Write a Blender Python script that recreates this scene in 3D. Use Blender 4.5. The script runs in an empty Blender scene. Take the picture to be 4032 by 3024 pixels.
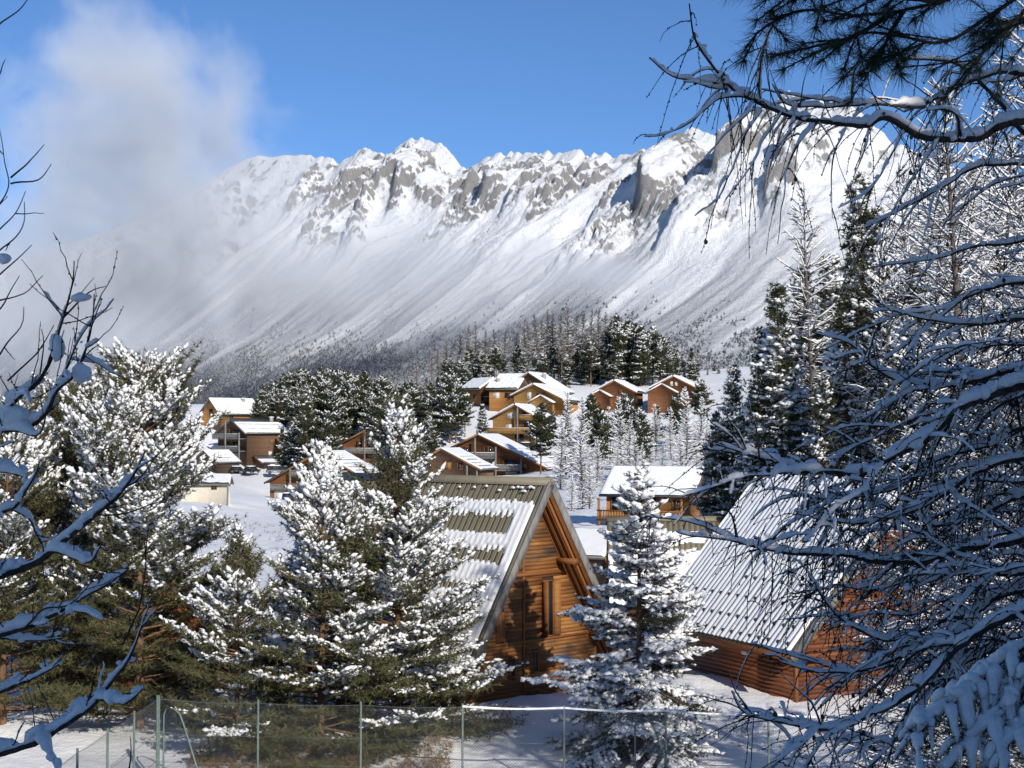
import bpy, math, random
import numpy as np
from mathutils import Vector, Matrix

# ------------------------------------------------------------------ camera, sky, sun, exposure
sc = bpy.context.scene
C = sc.collection
PITCH = math.atan(228 / 5600.0)
cam_d = bpy.data.cameras.new("camera")
cam_d.sensor_width = 36.0
cam_d.lens = 50.0
cam_d.clip_start = 0.1
cam_d.clip_end = 30000.0
cam = bpy.data.objects.new("camera", cam_d)
C.objects.link(cam)
cam.rotation_euler = (math.radians(90) + PITCH, 0, 0)
sc.camera = cam

SUN_AZ, SUN_EL = math.radians(25), math.radians(27)      # azimuth measured from straight behind the camera, to the right
world = bpy.data.worlds.new("World")
sc.world = world
world.use_nodes = True
_n = world.node_tree
_sky = _n.nodes.new("ShaderNodeTexSky")
_sky.sky_type = 'NISHITA'
_sky.sun_disc = False
_sky.sun_elevation = SUN_EL
_sky.sun_rotation = math.pi - SUN_AZ
_sky.altitude = 1800
_sky.air_density = 1.0
_sky.dust_density = 0.0
_sky.ozone_density = 8.0
_n.links.new(_sky.outputs[0], _n.nodes["Background"].inputs[0])
_n.nodes["Background"].inputs[1].default_value = 0.125

sun_d = bpy.data.lights.new("sun", 'SUN')
sun_d.energy = 4.7
sun_d.angle = math.radians(0.5)
sun_d.color = (1.0, 0.95, 0.87)
sun = bpy.data.objects.new("sun", sun_d)
C.objects.link(sun)
to_sun = Vector((math.sin(SUN_AZ) * math.cos(SUN_EL), -math.cos(SUN_AZ) * math.cos(SUN_EL), math.sin(SUN_EL)))
sun.rotation_euler = to_sun.to_track_quat('Z', 'Y').to_euler()

vs = sc.view_settings
vs.view_transform = 'Standard'
vs.look = 'None'
vs.exposure = 0.0
vs.gamma = 1.0
sc.render.engine = 'CYCLES'
cy = sc.cycles
cy.use_denoising = True
cy.max_bounces = 5
cy.diffuse_bounces = 2
cy.glossy_bounces = 2
cy.transmission_bounces = 3
cy.volume_bounces = 1
cy.transparent_max_bounces = 6
cy.caustics_reflective = False
cy.caustics_refractive = False
cy.volume_step_rate = 1.0
cy.volume_max_steps = 128
cy.adaptive_threshold = 0.02

# ------------------------------------------------------------------ helpers
rng = np.random.default_rng(11)
_CP, _SP = math.cos(PITCH), math.sin(PITCH)


def W(u, v, d):
    """point at depth d (metres along +Y) seen at photograph pixel u, v"""
    cx, cyy = (u - 2016) / 5600.0, (1512 - v) / 5600.0
    y = _CP - cyy * _SP
    k = d / y
    return Vector((cx * k, d, (_SP + cyy * _CP) * k))


def mesh(name, V, F, mat=None, smooth=False):
    """numpy mesh: F is (n,3) or (n,4) or a list of such arrays"""
    me = bpy.data.meshes.new(name)
    V = np.asarray(V, dtype=np.float32)
    Fs = F if isinstance(F, list) else [F]
    Fs = [np.asarray(f, dtype=np.int32) for f in Fs if len(f)]
    me.vertices.add(len(V))
    me.vertices.foreach_set("co", V.ravel())
    nl = sum(f.size for f in Fs)
    npoly = sum(len(f) for f in Fs)
    me.loops.add(nl)
    me.loops.foreach_set("vertex_index", np.concatenate([f.ravel() for f in Fs]) if Fs else np.zeros(0, np.int32))
    me.polygons.add(npoly)
    st, o = [], 0
    for f in Fs:
        st.append(o + np.arange(len(f)) * f.shape[1])
        o += f.size
    if Fs:
        me.polygons.foreach_set("loop_start", np.concatenate(st).astype(np.int32))
    if smooth:
        me.polygons.foreach_set("use_smooth", np.ones(npoly, dtype=bool))
    me.update(calc_edges=True)
    if mat is not None:
        for m in (mat if isinstance(mat, (list, tuple)) else [mat]):
            me.materials.append(m)
    return me


def ob(name, me, parent=None, label=None, cat=None, group=None, kind=None, loc=None, rz=None):
    o = bpy.data.objects.new(name, me)
    C.objects.link(o)
    if parent is not None:
        o.parent = parent
    if loc is not None:
        o.location = loc
    if rz is not None:
        o.rotation_euler = (0, 0, rz)
    for k, x in (("label", label), ("category", cat), ("group", group), ("kind", kind)):
        if x:
            o[k] = x
    return o


def empty(name, label, cat, loc=(0, 0, 0), rz=0.0, group=None):
    return ob(name, None, None, label, cat, group, None, loc, rz)


def copy_tree(o, parent=None):
    c = o.copy()
    C.objects.link(c)
    c.parent = parent
    for ch in o.children:
        copy_tree(ch, c)
    return c


class MB:
    """collects boxes, prisms and quads into one mesh"""
    def __init__(s):
        s.v, s.f3, s.f4, s.n = [], [], [], 0

    def add(s, V, F):
        V = np.asarray(V, dtype=float)
        F = np.asarray(F, dtype=np.int64) + s.n
        s.v.append(V)
        (s.f3 if F.shape[1] == 3 else s.f4).append(F)
        s.n += len(V)
        return s

    def box(s, x0, x1, y0, y1, z0, z1):
        V = [(x0, y0, z0), (x1, y0, z0), (x1, y1, z0), (x0, y1, z0), (x0, y0, z1), (x1, y0, z1), (x1, y1, z1), (x0, y1, z1)]
        return s.add(V, [(0, 3, 2, 1), (4, 5, 6, 7), (0, 1, 5, 4), (1, 2, 6, 5), (2, 3, 7, 6), (3, 0, 4, 7)])

    def hexa(s, V8):
        return s.add(V8, [(0, 3, 2, 1), (4, 5, 6, 7), (0, 1, 5, 4), (1, 2, 6, 5), (2, 3, 7, 6), (3, 0, 4, 7)])

    def prism(s, poly, y0, y1):
        """poly: list of (x,z) counter-clockwise seen from -y, extruded along y (fan caps: convex)"""
        n = len(poly)
        V = [(x, y0, z) for x, z in poly] + [(x, y1, z) for x, z in poly]
        s.add(V, [(i, (i + 1) % n, n + (i + 1) % n, n + i) for i in range(n)])
        f = [(0, i + 1, i) for i in range(1, n - 1)]
        f2 = [(n, n + i, n + i + 1) for i in range(1, n - 1)]
        b = s.n - 2 * n
        s.f3.append(np.asarray([tuple(reversed(t)) for t in f], dtype=np.int64) + b)
        s.f3.append(np.asarray([tuple(reversed(t)) for t in f2], dtype=np.int64) + b)
        return s

    def bar(s, a, b, w, h=None):
        a, b = Vector(a), Vector(b)
        h = h or w
        d = (b - a).normalized()
        up = Vector((0, 0, 1)) if abs(d.z) < 0.95 else Vector((1, 0, 0))
        r = d.cross(up).normalized() * (w / 2)
        q = r.cross(d).normalized() * (h / 2)
        return s.hexa([a - r - q, a + r - q, b + r - q, b - r - q, a - r + q, a + r + q, b + r + q, b - r + q])

    def tube(s, pts, rad, k=6):
        V, F = tube_np(np.asarray([list(p) for p in pts], float), np.asarray(rad, float) * np.ones(len(pts)), k)
        return s.add(V, F)

    def me(s, name, mat, smooth=False):
        return mesh(name, np.concatenate(s.v), [np.concatenate(x) for x in (s.f3, s.f4) if x], mat, smooth)

    def build(s, name, mat, parent=None, smooth=False, **kw):
        return ob(name, s.me(name, mat, smooth), parent, **kw)


def tube_np(P, R, k=5):
    n = len(P)
    T = np.gradient(P, axis=0)
    T /= np.linalg.norm(T, axis=1)[:, None] + 1e-9
    ref = np.array([0, 0, 1.0]) if abs(T[:, 2]).mean() < 0.8 else np.array([1.0, 0, 0])
    A = np.cross(T, ref)
    A /= np.linalg.norm(A, axis=1)[:, None] + 1e-9
    B = np.cross(A, T)
    an = np.arange(k) * 2 * math.pi / k
    V = P[:, None, :] + R[:, None, None] * (np.cos(an)[None, :, None] * A[:, None, :] + np.sin(an)[None, :, None] * B[:, None, :])
    i = np.arange(n - 1)[:, None] * k
    j = np.arange(k)[None, :]
    j2 = (j + 1) % k
    F = np.stack([i + j, i + j2, i + k + j2, i + k + j], -1).reshape(-1, 4)
    return V.reshape(-1, 3), F


class Acc:
    """accumulates numpy geometry with one face size"""
    def __init__(s):
        s.V, s.F, s.n = [], [], 0

    def add(s, V, F):
        s.V.append(np.asarray(V, float))
        s.F.append(np.asarray(F, np.int64) + s.n)
        s.n += len(V)

    def tube(s, P, R, k=4):
        s.add(*tube_np(np.asarray(P, float), np.asarray(R, float) * np.ones(len(P)), k))

    def me(s, name, mat, smooth=True):
        if not s.V:
            return mesh(name, np.zeros((0, 3)), np.zeros((0, 3)), mat)
        return mesh(name, np.concatenate(s.V), np.concatenate(s.F), mat, smooth)


def instance(base_V, base_F, M, T):
    """M: (n,3,3), T: (n,3): copies of one small mesh"""
    n, k = len(T), len(base_V)
    V = np.einsum('nij,kj->nki', M, base_V) + T[:, None, :]
    F = base_F[None] + (np.arange(n) * k)[:, None, None]
    return V.reshape(-1, 3), F.reshape(-1, base_F.shape[1])


def _ico(sub):
    import bmesh
    bm = bmesh.new()
    bmesh.ops.create_icosphere(bm, subdivisions=sub, radius=1.0)
    bm.verts.ensure_lookup_table()
    V = np.array([v.co[:] for v in bm.verts])
    F = np.array([[v.index for v in f.verts] for f in bm.faces])
    bm.free()
    return V, F


ICO1, ICO2 = _ico(1), _ico(2)


def vnoise(x, y, seed=0):
    """smooth 2-D value noise in 0..1"""
    xi, yi = np.floor(x).astype(np.int64), np.floor(y).astype(np.int64)
    fx, fy = x - xi, y - yi
    fx = fx * fx * fx * (fx * (fx * 6 - 15) + 10)
    fy = fy * fy * fy * (fy * (fy * 6 - 15) + 10)

    def h(a, b):
        n = (a * 374761393 + b * 668265263 + seed * 974634777) & 0xffffffff
        n = ((n ^ (n >> 13)) * 1274126177) & 0xffffffff
        n = ((n ^ (n >> 16)) * 2246822519) & 0xffffffff
        return ((n ^ (n >> 15)) & 0xffff) / 65535.0
    return (h(xi, yi) * (1 - fx) + h(xi + 1, yi) * fx) * (1 - fy) + (h(xi, yi + 1) * (1 - fx) + h(xi + 1, yi + 1) * fx) * fy


def fbm(x, y, oct=5, seed=0, gain=0.5, ridged=False):
    a, s, tot = 1.0, 0.0, 0.0
    for i in range(oct):
        n = vnoise(x * 2 ** i + 17.3 * i, y * 2 ** i - 9.1 * i, seed + i)
        if ridged:
            n = 1 - abs(2 * n - 1)
        s = s + a * n
        tot += a
        a *= gain
    return s / tot


def sstep(a, b, x):
    t = np.clip((x - a) / (b - a), 0, 1)
    return t * t * (3 - 2 * t)


# ------------------------------------------------------------------ materials
class NT:
    def __init__(s, name):
        s.m = bpy.data.materials.new(name)
        s.m.use_nodes = True
        s.t = s.m.node_tree
        s.b = s.t.nodes["Principled BSDF"]
        s.out = s.t.nodes["Material Output"]

    def n(s, typ, **kw):
        nd = s.t.nodes.new("ShaderNode" + typ)
        for k, v in kw.items():
            if hasattr(nd, k):
                setattr(nd, k, v)
            else:
                nd.inputs[k.replace('_', ' ')].default_value = v
        return nd

    def link(s, a, b):
        s.t.links.new(a, b)

    def math(s, op, a, b=None, c=None, clamp=False):
        nd = s.t.nodes.new("ShaderNodeMath")
        nd.operation = op
        nd.use_clamp = clamp
        for i, x in enumerate((a, b, c)):
            if x is None:
                continue
            if isinstance(x, (int, float)):
                nd.inputs[i].default_value = x
            else:
                s.link(x, nd.inputs[i])
        return nd.outputs[0]

    def noise(s, scale, detail=3, rough=0.55, vec=None, dist=0.0, out=0):
        nd = s.n("TexNoise")
        nd.inputs["Scale"].default_value = scale
        nd.inputs["Detail"].default_value = detail
        nd.inputs["Roughness"].default_value = rough
        nd.inputs["Distortion"].default_value = dist
        if vec is not None:
            s.link(vec, nd.inputs["Vector"])
        return nd.outputs[out]

    def ramp(s, fac, stops):
        nd = s.n("ValToRGB")
        e = nd.color_ramp.elements
        while len(e) < len(stops):
            e.new(0.5)
        for el, (p, c) in zip(e, stops):
            el.position = p
            el.color = (*c, 1) if len(c) == 3 else c
        s.link(fac, nd.inputs[0])
        return nd.outputs[0]

    def coord(s, which="Object", scale=None, rot=None):
        c = s.n("TexCoord").outputs[which]
        if scale is None and rot is None:
            return c
        mp = s.n("Mapping")
        s.link(c, mp.inputs[0])
        if scale:
            mp.inputs["Scale"].default_value = scale
        if rot:
            mp.inputs["Rotation"].default_value = rot
        return mp.outputs[0]

    def mix(s, fac, a, b, blend='MIX'):
        nd = s.n("Mix", data_type='RGBA', blend_type=blend)
        for sock, x in ((nd.inputs[0], fac), (nd.inputs[6], a), (nd.inputs[7], b)):
            if hasattr(x, "is_linked"):
                s.link(x, sock)
            elif isinstance(x, (int, float)):
                sock.default_value = x
            else:
                sock.default_value = (*x, 1)
        return nd.outputs[2]

    def base(s, col, rough=0.7, spec=0.3, metal=0.0):
        if hasattr(col, "is_linked"):
            s.link(col, s.b.inputs["Base Color"])
        else:
            s.b.inputs["Base Color"].default_value = (*col, 1)
        s.b.inputs["Roughness"].default_value = rough
        s.b.inputs["Specular IOR Level"].default_value = spec
        s.b.inputs["Metallic"].default_value = metal

    def bump(s, h, strength=0.4, dist=0.1):
        nd = s.n("Bump")
        nd.inputs["Strength"].default_value = strength
        nd.inputs["Distance"].default_value = dist
        s.link(h, nd.inputs["Height"])
        s.link(nd.outputs[0], s.b.inputs["Normal"])


def m_noise(name, c1, c2, scale=4, rough=0.75, spec=0.25, bump=0.3, bdist=0.02, coord="Object", stretch=None, metal=0.0, detail=4, lo=0.35, hi=0.65):
    t = NT(name)
    v = t.coord(coord, stretch)
    f = t.noise(scale, detail, 0.6, v)
    t.base(t.ramp(f, [(lo, c1), (hi, c2)]), rough, spec, metal)
    if bump:
        t.bump(f, bump, bdist)
    return t.m


def m_rand(name, c1, c2, rough=0.75, spec=0.25, scale=3.0, streak=(1, 1, 1), weather=None, wamt=0.0, bump=0.4, bdist=0.01):
    """wood: each piece its own tone (object random), grain along local x"""
    t = NT(name)
    r = t.n("ObjectInfo").outputs["Random"]
    col = t.mix(r, c1, c2)
    v = t.coord("Object", streak)
    g = t.noise(scale, 5, 0.65, v)
    col = t.mix(t.math('MULTIPLY', t.math('SUBTRACT', g, 0.3, clamp=True), 1.5), col, tuple(x * 0.3 for x in c1))
    if weather:
        big = t.noise(0.55, 3, 0.6, t.coord("Object", (0.6, 1, 3.0)))
        col = t.mix(t.math('MULTIPLY', t.math('SUBTRACT', big, 0.45, clamp=True), wamt), col, weather)
    t.base(col, rough, spec)
    t.bump(g, bump, bdist)
    return t.m


def make_snow(name, col=(0.88, 0.87, 0.85), scale=6.0, bump=0.35, dist=0.04, fine=60.0):
    t = NT(name)
    v = t.coord("Object")
    a = t.noise(scale, 5, 0.62, v)
    b = t.noise(fine, 2, 0.5, v)
    t.base(t.ramp(a, [(0.3, tuple(c * 0.965 for c in col)), (0.7, col)]), 0.62, 0.25)
    t.bump(t.math('ADD', a, t.math('MULTIPLY', b, 0.18)), bump, dist)
    return t.m


M = {}
M['snow'] = make_snow('snow')
M['snow_tree'] = make_snow('snow_on_trees', scale=14, bump=0.5, dist=0.03, fine=90)
M['snow_far'] = make_snow('snow_far_roofs', scale=1.2, bump=0.2, dist=0.05, fine=9)
# ------------------------------------------------------------------ ground
_COLX = np.array([-400, -78, -62, -50, -36, -15, 25, 90, 400.0])
_Y = np.array([-60, -8, 0, 10, 20, 30, 38, 44, 52, 62, 100, 150, 200, 260, 310, 325, 345, 370, 400, 450, 520, 800, 2600], float)
_Z = np.array([
    [-0, -1.6, -1.7, -4.4, -7.2, -9.5, -10.3, -10.0, -9.6, -9.8, -10, -10.2, -9.6, -8.8, -8.2, -7.6, -5, 3, 10, 12, 4, -25, -15],
    [-0, -1.6, -1.7, -4.4, -7.2, -9.5, -10.3, -10.0, -9.6, -9.8, -10, -10.2, -9.6, -8.8, -8.4, -8.0, -6.6, 3.2, 10, 12, 4, -25, -15],
    [-0, -1.6, -1.7, -4.4, -7.2, -9.5, -10.3, -10.0, -9.6, -9.8, -10, -10.0, -9.3, -9.0, -8.8, -8.2, -7.2, 3.2, 10, 13, 4, -25, -15],
    [-0, -1.6, -1.7, -4.4, -7.2, -9.5, -10.3, -10.0, -9.6, -9.8, -10, -10.0, -9.6, -9.4, -13.4, -11.5, -7.2, 2.0, 9.5, 13, 4, -25, -15],
    [-0, -1.6, -1.7, -4.4, -7.2, -9.5, -10.3, -10.0, -9.6, -9.8, -10, -10.4, -11.2, -13.2, -13.6, -11.0, -5.8, 2.0, 10.5, 15, 5, -25, -15],
    [-0, -1.6, -1.7, -4.4, -7.2, -9.5, -10.3, -10.0, -9.4, -9.6, -10, -10.3, -10.6, -10.2, -8.3, -4, 0.5, 8, 15, 20, 10, -25, -15],
    [-0, -1.6, -1.7, -4.4, -7.2, -9.5, -10.2, -9.6, -8.9, -8.9, -9, -8.1, -6.5, -4.6, -4, -2, 2.5, 8.5, 15, 21, 12, -20, -15],
    [-0, -1.6, -1.7, -4.2, -6.9, -8.6, -8.8, -8.6, -8.2, -7.6, -6, -3.0, 0, 4, 8, 10, 12, 16, 19, 25, 18, -10, -15],
    [-0, -1.6, -1.7, -4.0, -6.6, -8.0, -8.0, -7.8, -7.2, -6, 0, 6, 12, 18, 22, 24, 26, 28, 30, 34, 30, 0, -15]])


def ground_base(x, y):
    x = np.asarray(x, float)
    y = np.asarray(y, float)
    cols = np.stack([np.interp(y, _Y, r) for r in _Z])
    xi = np.clip(np.searchsorted(_COLX, x) - 1, 0, len(_COLX) - 2)
    f = np.clip((x - _COLX[xi]) / (_COLX[xi + 1] - _COLX[xi]), 0, 1)
    f = f * f * (3 - 2 * f)
    a = np.take_along_axis(cols, xi[None], 0)[0]
    b = np.take_along_axis(cols, (xi + 1)[None], 0)[0]
    return a * (1 - f) + b * f


def ground_z(x, y):
    x = np.atleast_1d(np.asarray(x, float))
    y = np.atleast_1d(np.asarray(y, float))
    k = np.clip(y / 60.0, 0.6, 6)
    z = sum(ground_base(x + dx * k, y + dy * k) for dx, dy in ((0, 0), (2, 0), (-2, 0), (0, 2), (0, -2))) / 5
    z = z + (fbm(x / 7, y / 7, 4, 3) - 0.5) * 0.55 * np.clip(y / 40, 0.3, 1.0) + (fbm(x / 40, y / 40, 3, 8) - 0.5) * 1.0 * sstep(60, 160, y)
    return z


def gz(x, y):
    return float(ground_z(x, y)[0])


def grid_faces(nx, ny):
    i = np.arange(nx - 1)[:, None] * ny
    j = np.arange(ny - 1)[None, :]
    return np.stack([i + j, i + ny + j, i + ny + j + 1, i + j + 1], -1).reshape(-1, 4)


def ground():
    ys = np.concatenate([np.arange(-60, 20, 2.0), np.arange(20, 64, 0.36), np.arange(64, 150, 0.9), np.arange(150, 470, 2.2), np.geomspace(470, 9000, 60)])
    q = np.linspace(-1, 1, 191)
    X = np.concatenate([np.sign(q) * (abs(q) * 0.42 + abs(q) ** 5 * 3.0)])
    Yg = np.repeat(ys[None, :], len(X), 0)
    Xg = X[:, None] * (np.maximum(Yg, 0) + 24)
    z = ground_z(Xg.ravel(), Yg.ravel()).reshape(Xg.shape)
    # trodden, lumpy snow on the open slope and around the chalets
    near = sstep(38, 50, Yg) * (1 - sstep(220, 340, Yg)) * (1 + sstep(80, 160, Yg))
    z = z + near * (fbm(Xg / 1.3, Yg / 1.9, 4, 21) - 0.5) * 0.42
    tracks = np.abs(((Xg + 0.12 * Yg + 7 * np.sin(Yg / 40)) / 3.4) % 1 - 0.5)
    lane = np.exp(-((Xg + 13 + 0.12 * Yg) / 8) ** 2) * sstep(70, 100, Yg) * (1 - sstep(200, 250, Yg))
    z = z - lane * 0.25 * sstep(0.38, 0.5, tracks)
    V = np.stack([Xg, Yg, z], -1).reshape(-1, 3)
    t = NT('snow_ground')
    v = t.coord("Object")
    a = t.noise(0.9, 6, 0.62, v)
    b = t.noise(9.0, 4, 0.6, v)
    t.base(t.ramp(a, [(0.25, (0.83, 0.82, 0.80)), (0.7, (0.88, 0.87, 0.85))]), 0.6, 0.25)
    t.bump(t.math('ADD', a, t.math('MULTIPLY', b, 0.3)), 0.55, 0.25)
    o = ob('ground', mesh('ground', V, grid_faces(len(X), len(ys)), t.m, True), kind='structure')
    return o


ground()

# ------------------------------------------------------------------ mountain
RIDGE = [(-600, 1150), (0, 1050), (500, 880), (780, 740), (860, 680), (908, 653), (957, 629), (1017, 609), (1060, 619), (1115, 609), (1201, 610), (1256, 612), (1288, 621), (1337, 641), (1370, 618), (1402, 596),
         (1440, 575), (1473, 588), (1527, 605), (1549, 594), (1576, 572), (1611, 537), (1630, 550), (1654, 535), (1679, 542), (1711, 556), (1766, 592), (1804, 648), (1839, 670),
         (1863, 656), (1896, 637), (1920, 616), (1971, 606), (1996, 612), (2018, 590), (2046, 592), (2055, 604), (2078, 598), (2112, 604), (2120, 616), (2145, 596), (2161, 590), (2180, 605), (2205, 598), (2237, 594),
         (2281, 594), (2325, 603), (2363, 597), (2400, 606), (2427, 624), (2439, 608), (2490, 609), (2534, 581), (2559, 588), (2578, 562), (2629, 552), (2648, 537), (2686, 515),
         (2743, 499), (2787, 511), (2832, 540), (2862, 572), (2878, 556), (2889, 510), (2939, 486), (2998, 452), (3080, 380), (3111, 360), (3140, 382), (3170, 402), (3233, 393), (3290, 398), (3333, 398),
         (3387, 434), (3450, 506), (3513, 542), (3568, 588), (3700, 640), (4032, 730), (4600, 900)]
S0 = np.array([667.0, 2700.0])
SD = np.array([-0.690, 0.724])
TD = np.array([-0.724, -0.690])


def _ridge_tables():
    s, z = [], []
    for u, v in RIDGE:
        k = (u - 2016) / 5600.0
        y = 3238.75 / (k + 0.9525)
        p = W(u, v, y)
        s.append(float((np.array([p.x, p.y]) - S0) @ SD))
        z.append(p.z)
    s, z = np.array(s), np.array(z)
    o = np.argsort(s)
    return s[o], z[o]


RS, RZ = _ridge_tables()
_rs = np.arange(RS[0], RS[-1], 4.0)
RZ = np.interp(_rs, RS, RZ)
_SM = np.convolve(np.pad(RZ, 60, mode='edge'), np.ones(121) / 121, 'valid')
RZ = RZ + (fbm(_rs / 34, _rs * 0, 4, 201, 0.6, True) - 0.62) * 26 * sstep(-400, -100, _rs) * (1 - sstep(1700, 2000, _rs))
RS = _rs
_DT = np.array([-400, 0, 60, 170, 330, 560, 820, 1100, 1500, 2200, 4000], float)
_DZ = np.array([-300, 0, 72, 185, 315, 470, 612, 735, 850, 960, 1100], float)


def mt_base(s, t):
    rz = np.interp(s, RS, RZ)
    smooth = np.interp(s, RS, _SM)
    w = sstep(20, 420, t)
    top = rz * (1 - w) + smooth * w
    d = np.where(t >= 0, np.interp(t, _DT, _DZ), -t * 0.9)
    k = top / 690.0
    z = top - d * np.where(t >= 0, k, 1)
    return np.where(z < 40, 40 - 130 * (1 - np.exp(-(40 - np.minimum(z, 40)) / 130)), z)


def mt_hit(u, v):
    """where the line of sight through a photo pixel meets the base slope, in (s, t)"""
    dirv = np.array(W(u, v, 1.0))
    d = np.linspace(1500, 5200, 3000)
    P = d[:, None] * dirv[None]
    r = P[:, :2] - S0
    s, t = r @ SD, r @ TD
    h = P[:, 2] - mt_base(s, t)
    i = int(np.argmax(h < 0)) if (h < 0).any() else int(np.argmin(h))
    return float(s[i]), float(t[i])


# buttresses: crest line from top to bottom (photo pixels), height, width of the sunny flank, width of the shaded flank
RIBS = [([(1650, 560), (1530, 750), (1490, 800)], 93, 120, 13), ([(1445, 600), (1400, 720), (1345, 800)], 60, 60, 14), ([(1470, 790), (1400, 930), (1360, 1010)], 72, 45, 14),
        ([(1930, 630), (1870, 745), (1800, 800)], 51, 60, 11), ([(2025, 600), (1965, 720), (1900, 830)], 54, 60, 12), ([(2170, 600), (2110, 720), (1990, 880)], 60, 70, 20),
        ([(2380, 605), (2300, 700), (2260, 760)], 39, 55, 14), ([(2650, 550), (2590, 650), (2545, 720), (2530, 880)], 102, 90, 14), ([(2745, 800), (2680, 890), (2620, 1000)], 51, 70, 12),
        ([(2920, 500), (2890, 620), (2840, 760)], 112, 95, 11), ([(3090, 690), (3060, 760), (3020, 850)], 63, 60, 12), ([(2500, 680), (2380, 790), (2330, 860)], 39, 40, 14),
        ([(1250, 650), (1180, 760), (1120, 850)], 45, 60, 20), ([(1330, 800), (1250, 900), (1180, 980)], 39, 45, 20), ([(3260, 480), (3190, 600), (3120, 740)], 60, 80, 20),
        ([(2240, 640), (2160, 800), (2080, 900)], 33, 40, 12), ([(1760, 640), (1700, 760), (1650, 850)], 36, 50, 14), ([(1600, 700), (1560, 800), (1530, 880)], 33, 40, 12)]


def mountain():
    ss = np.concatenate([np.arange(-1700, -500, 16.0), np.arange(-500, 1750, 4.4), np.arange(1750, 4600, 22.0)])
    ts = np.concatenate([np.arange(-420, -20, 25.0), np.arange(-20, 420, 3.2), np.arange(420, 800, 5.0), np.arange(800, 1000, 12.0), np.arange(1000, 2000, 25.0)])
    Sg, Tg = np.meshgrid(ss, ts, indexing='ij')
    Z = mt_base(Sg, Tg)
    Sk = Sg - 0.55 * np.clip(Tg, 0, 280)          # ribs and gullies slant down the face
    wx = (fbm(Sg / 160, Tg / 160, 3, 5) - 0.5) * 70
    onset = sstep(4, 70, Tg)
    low = 1 - sstep(190, 400, Tg + (fbm(Sg / 130, Tg / 300, 3, 77) - 0.5) * 320)
    # drainage ribs and gullies running straight down the slope
    r1 = fbm((Sk + wx) / 150, Tg / 900 + 3, 3, 31, 0.5, True) - 0.55
    r2 = fbm((Sk + wx * 0.6) / 52, Tg / 260, 3, 41, 0.55, True) - 0.55
    Z = Z + onset * (r1 * 78 * (0.30 + 0.70 * low) + r2 * 36 * (0.10 + 0.90 * low))
    # big buttresses
    ribmask = np.zeros_like(Z)
    for pts, A, wr, wl in RIBS:
        st = np.array([mt_hit(*p) for p in pts])
        o = np.argsort(st[:, 1])
        tt, sx = st[o, 1], st[o, 0]
        ext = 0.18 * (tt[-1] - tt[0]) + 12
        sc_ = np.interp(Tg, tt, sx) + (fbm(Tg / 28, Sg * 0 + A, 3, 51) - 0.5) * 26
        dsv = Sg - sc_
        prof = np.where(dsv < 0, np.exp(-(dsv / wr) ** 2), np.exp(-(np.maximum(dsv, 0) / wl) ** 2))
        along = sstep(tt[0] - ext, tt[0] + ext, Tg) * (1 - sstep(tt[-1] - ext, tt[-1] + ext, Tg))
        along = along * (0.72 + 0.55 * fbm(Tg / 40, Sg / 90, 2, 61))
        Z = Z + A * prof * along * sstep(10, 90, Tg)
        ribmask = np.maximum(ribmask, prof * along)
    # crags
    c1 = fbm(Sk / 44, Tg / 80, 6, 71, 0.62, True)
    c2 = fbm(Sk / 17, Tg / 34, 4, 81, 0.62, True) - 0.12
    craggy = onset * low * sstep(0.40, 0.56, fbm(Sk / 210, Tg / 260, 3, 33) + 0.30 * ribmask) * sstep(0.30, 0.56, fbm(Sg / 190, Tg / 150, 3, 91) + 0.35 * ribmask + 0.25 * (1 - sstep(20, 160, Tg)))
    Z = Z + craggy * ((c1 - 0.6) * 50 + (c2 - 0.5) * 30 + (fbm(Sk / 9.5, Tg / 16, 3, 85, 0.6, True) - 0.6) * 15) + onset * low * (c2 - 0.5) * 10
    # terraces break the cliffs into ledges
    led = np.abs(((Z + 16 * fbm(Sg / 60, Tg / 60, 3, 15)) / 22) % 1 - 0.5)
    Z = Z + craggy * (led - 0.25) * 6 * fbm(Sg / 50, Tg / 50, 2, 16)
    # avalanche runnels on the lower slope
    run = fbm((Sg + wx * 0.5) / 46, Tg / 1500, 4, 101, 0.55, True) - 0.6
    Z = Z + (1 - low) * run * 11 * (0.4 + 1.2 * fbm(Sg / 300, Tg / 300, 2, 66)) + (1 - low) * (fbm(Sg / 9, Tg / 45, 3, 111) - 0.5) * 3.0
    cap_ = np.interp(Sg, RS, RZ) - np.clip(Tg, 0, 400) * 0.5 + 2.0
    Z = np.where(Tg > 3, np.minimum(Z, cap_ + 18 * (fbm(Sg / 20, Tg / 24, 4, 19, 0.6) - 0.6)), Z)
    gs = np.gradient(Z, ss, axis=0)
    gt = np.gradient(Z, ts, axis=1)
    slope = np.hypot(gs, gt)
    n_ = fbm(Sk / 26, Tg / 60, 5, 121, 0.6) - 0.5
    rock = (0.45 + 0.55 * sstep(0.1, 0.5, craggy)) * sstep(1.45, 2.9, slope + n_ * 1.6) * (0.25 + 0.75 * low)
    rock = np.clip(rock + craggy * sstep(0.14, 0.36, n_) * 0.35, 0, 1)
    crest = (1 - sstep(50, 130, Tg)) * (Tg > 4) * sstep(0.50, 0.66, fbm(Sg / 36, Tg / 30, 4, 23, 0.6)) * sstep(-300, 0, Sg)
    rock = np.maximum(rock, 0.75 * crest)
    scrub = (1 - low) * sstep(0.36, 0.62, fbm((Sg + wx * 0.5) / 75, Tg / 1100, 4, 171) + 0.18 * sstep(350, 760, Tg)) * (0.5 + 0.5 * sstep(300, 600, Tg))
    XY = S0[None, None] + Sg[..., None] * SD + Tg[..., None] * TD
    V = np.concatenate([XY, Z[..., None]], -1).reshape(-1, 3)
    t = NT('mountain_snow_and_rock')
    at = t.n("Attribute", attribute_name="rock").outputs["Fac"]
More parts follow.
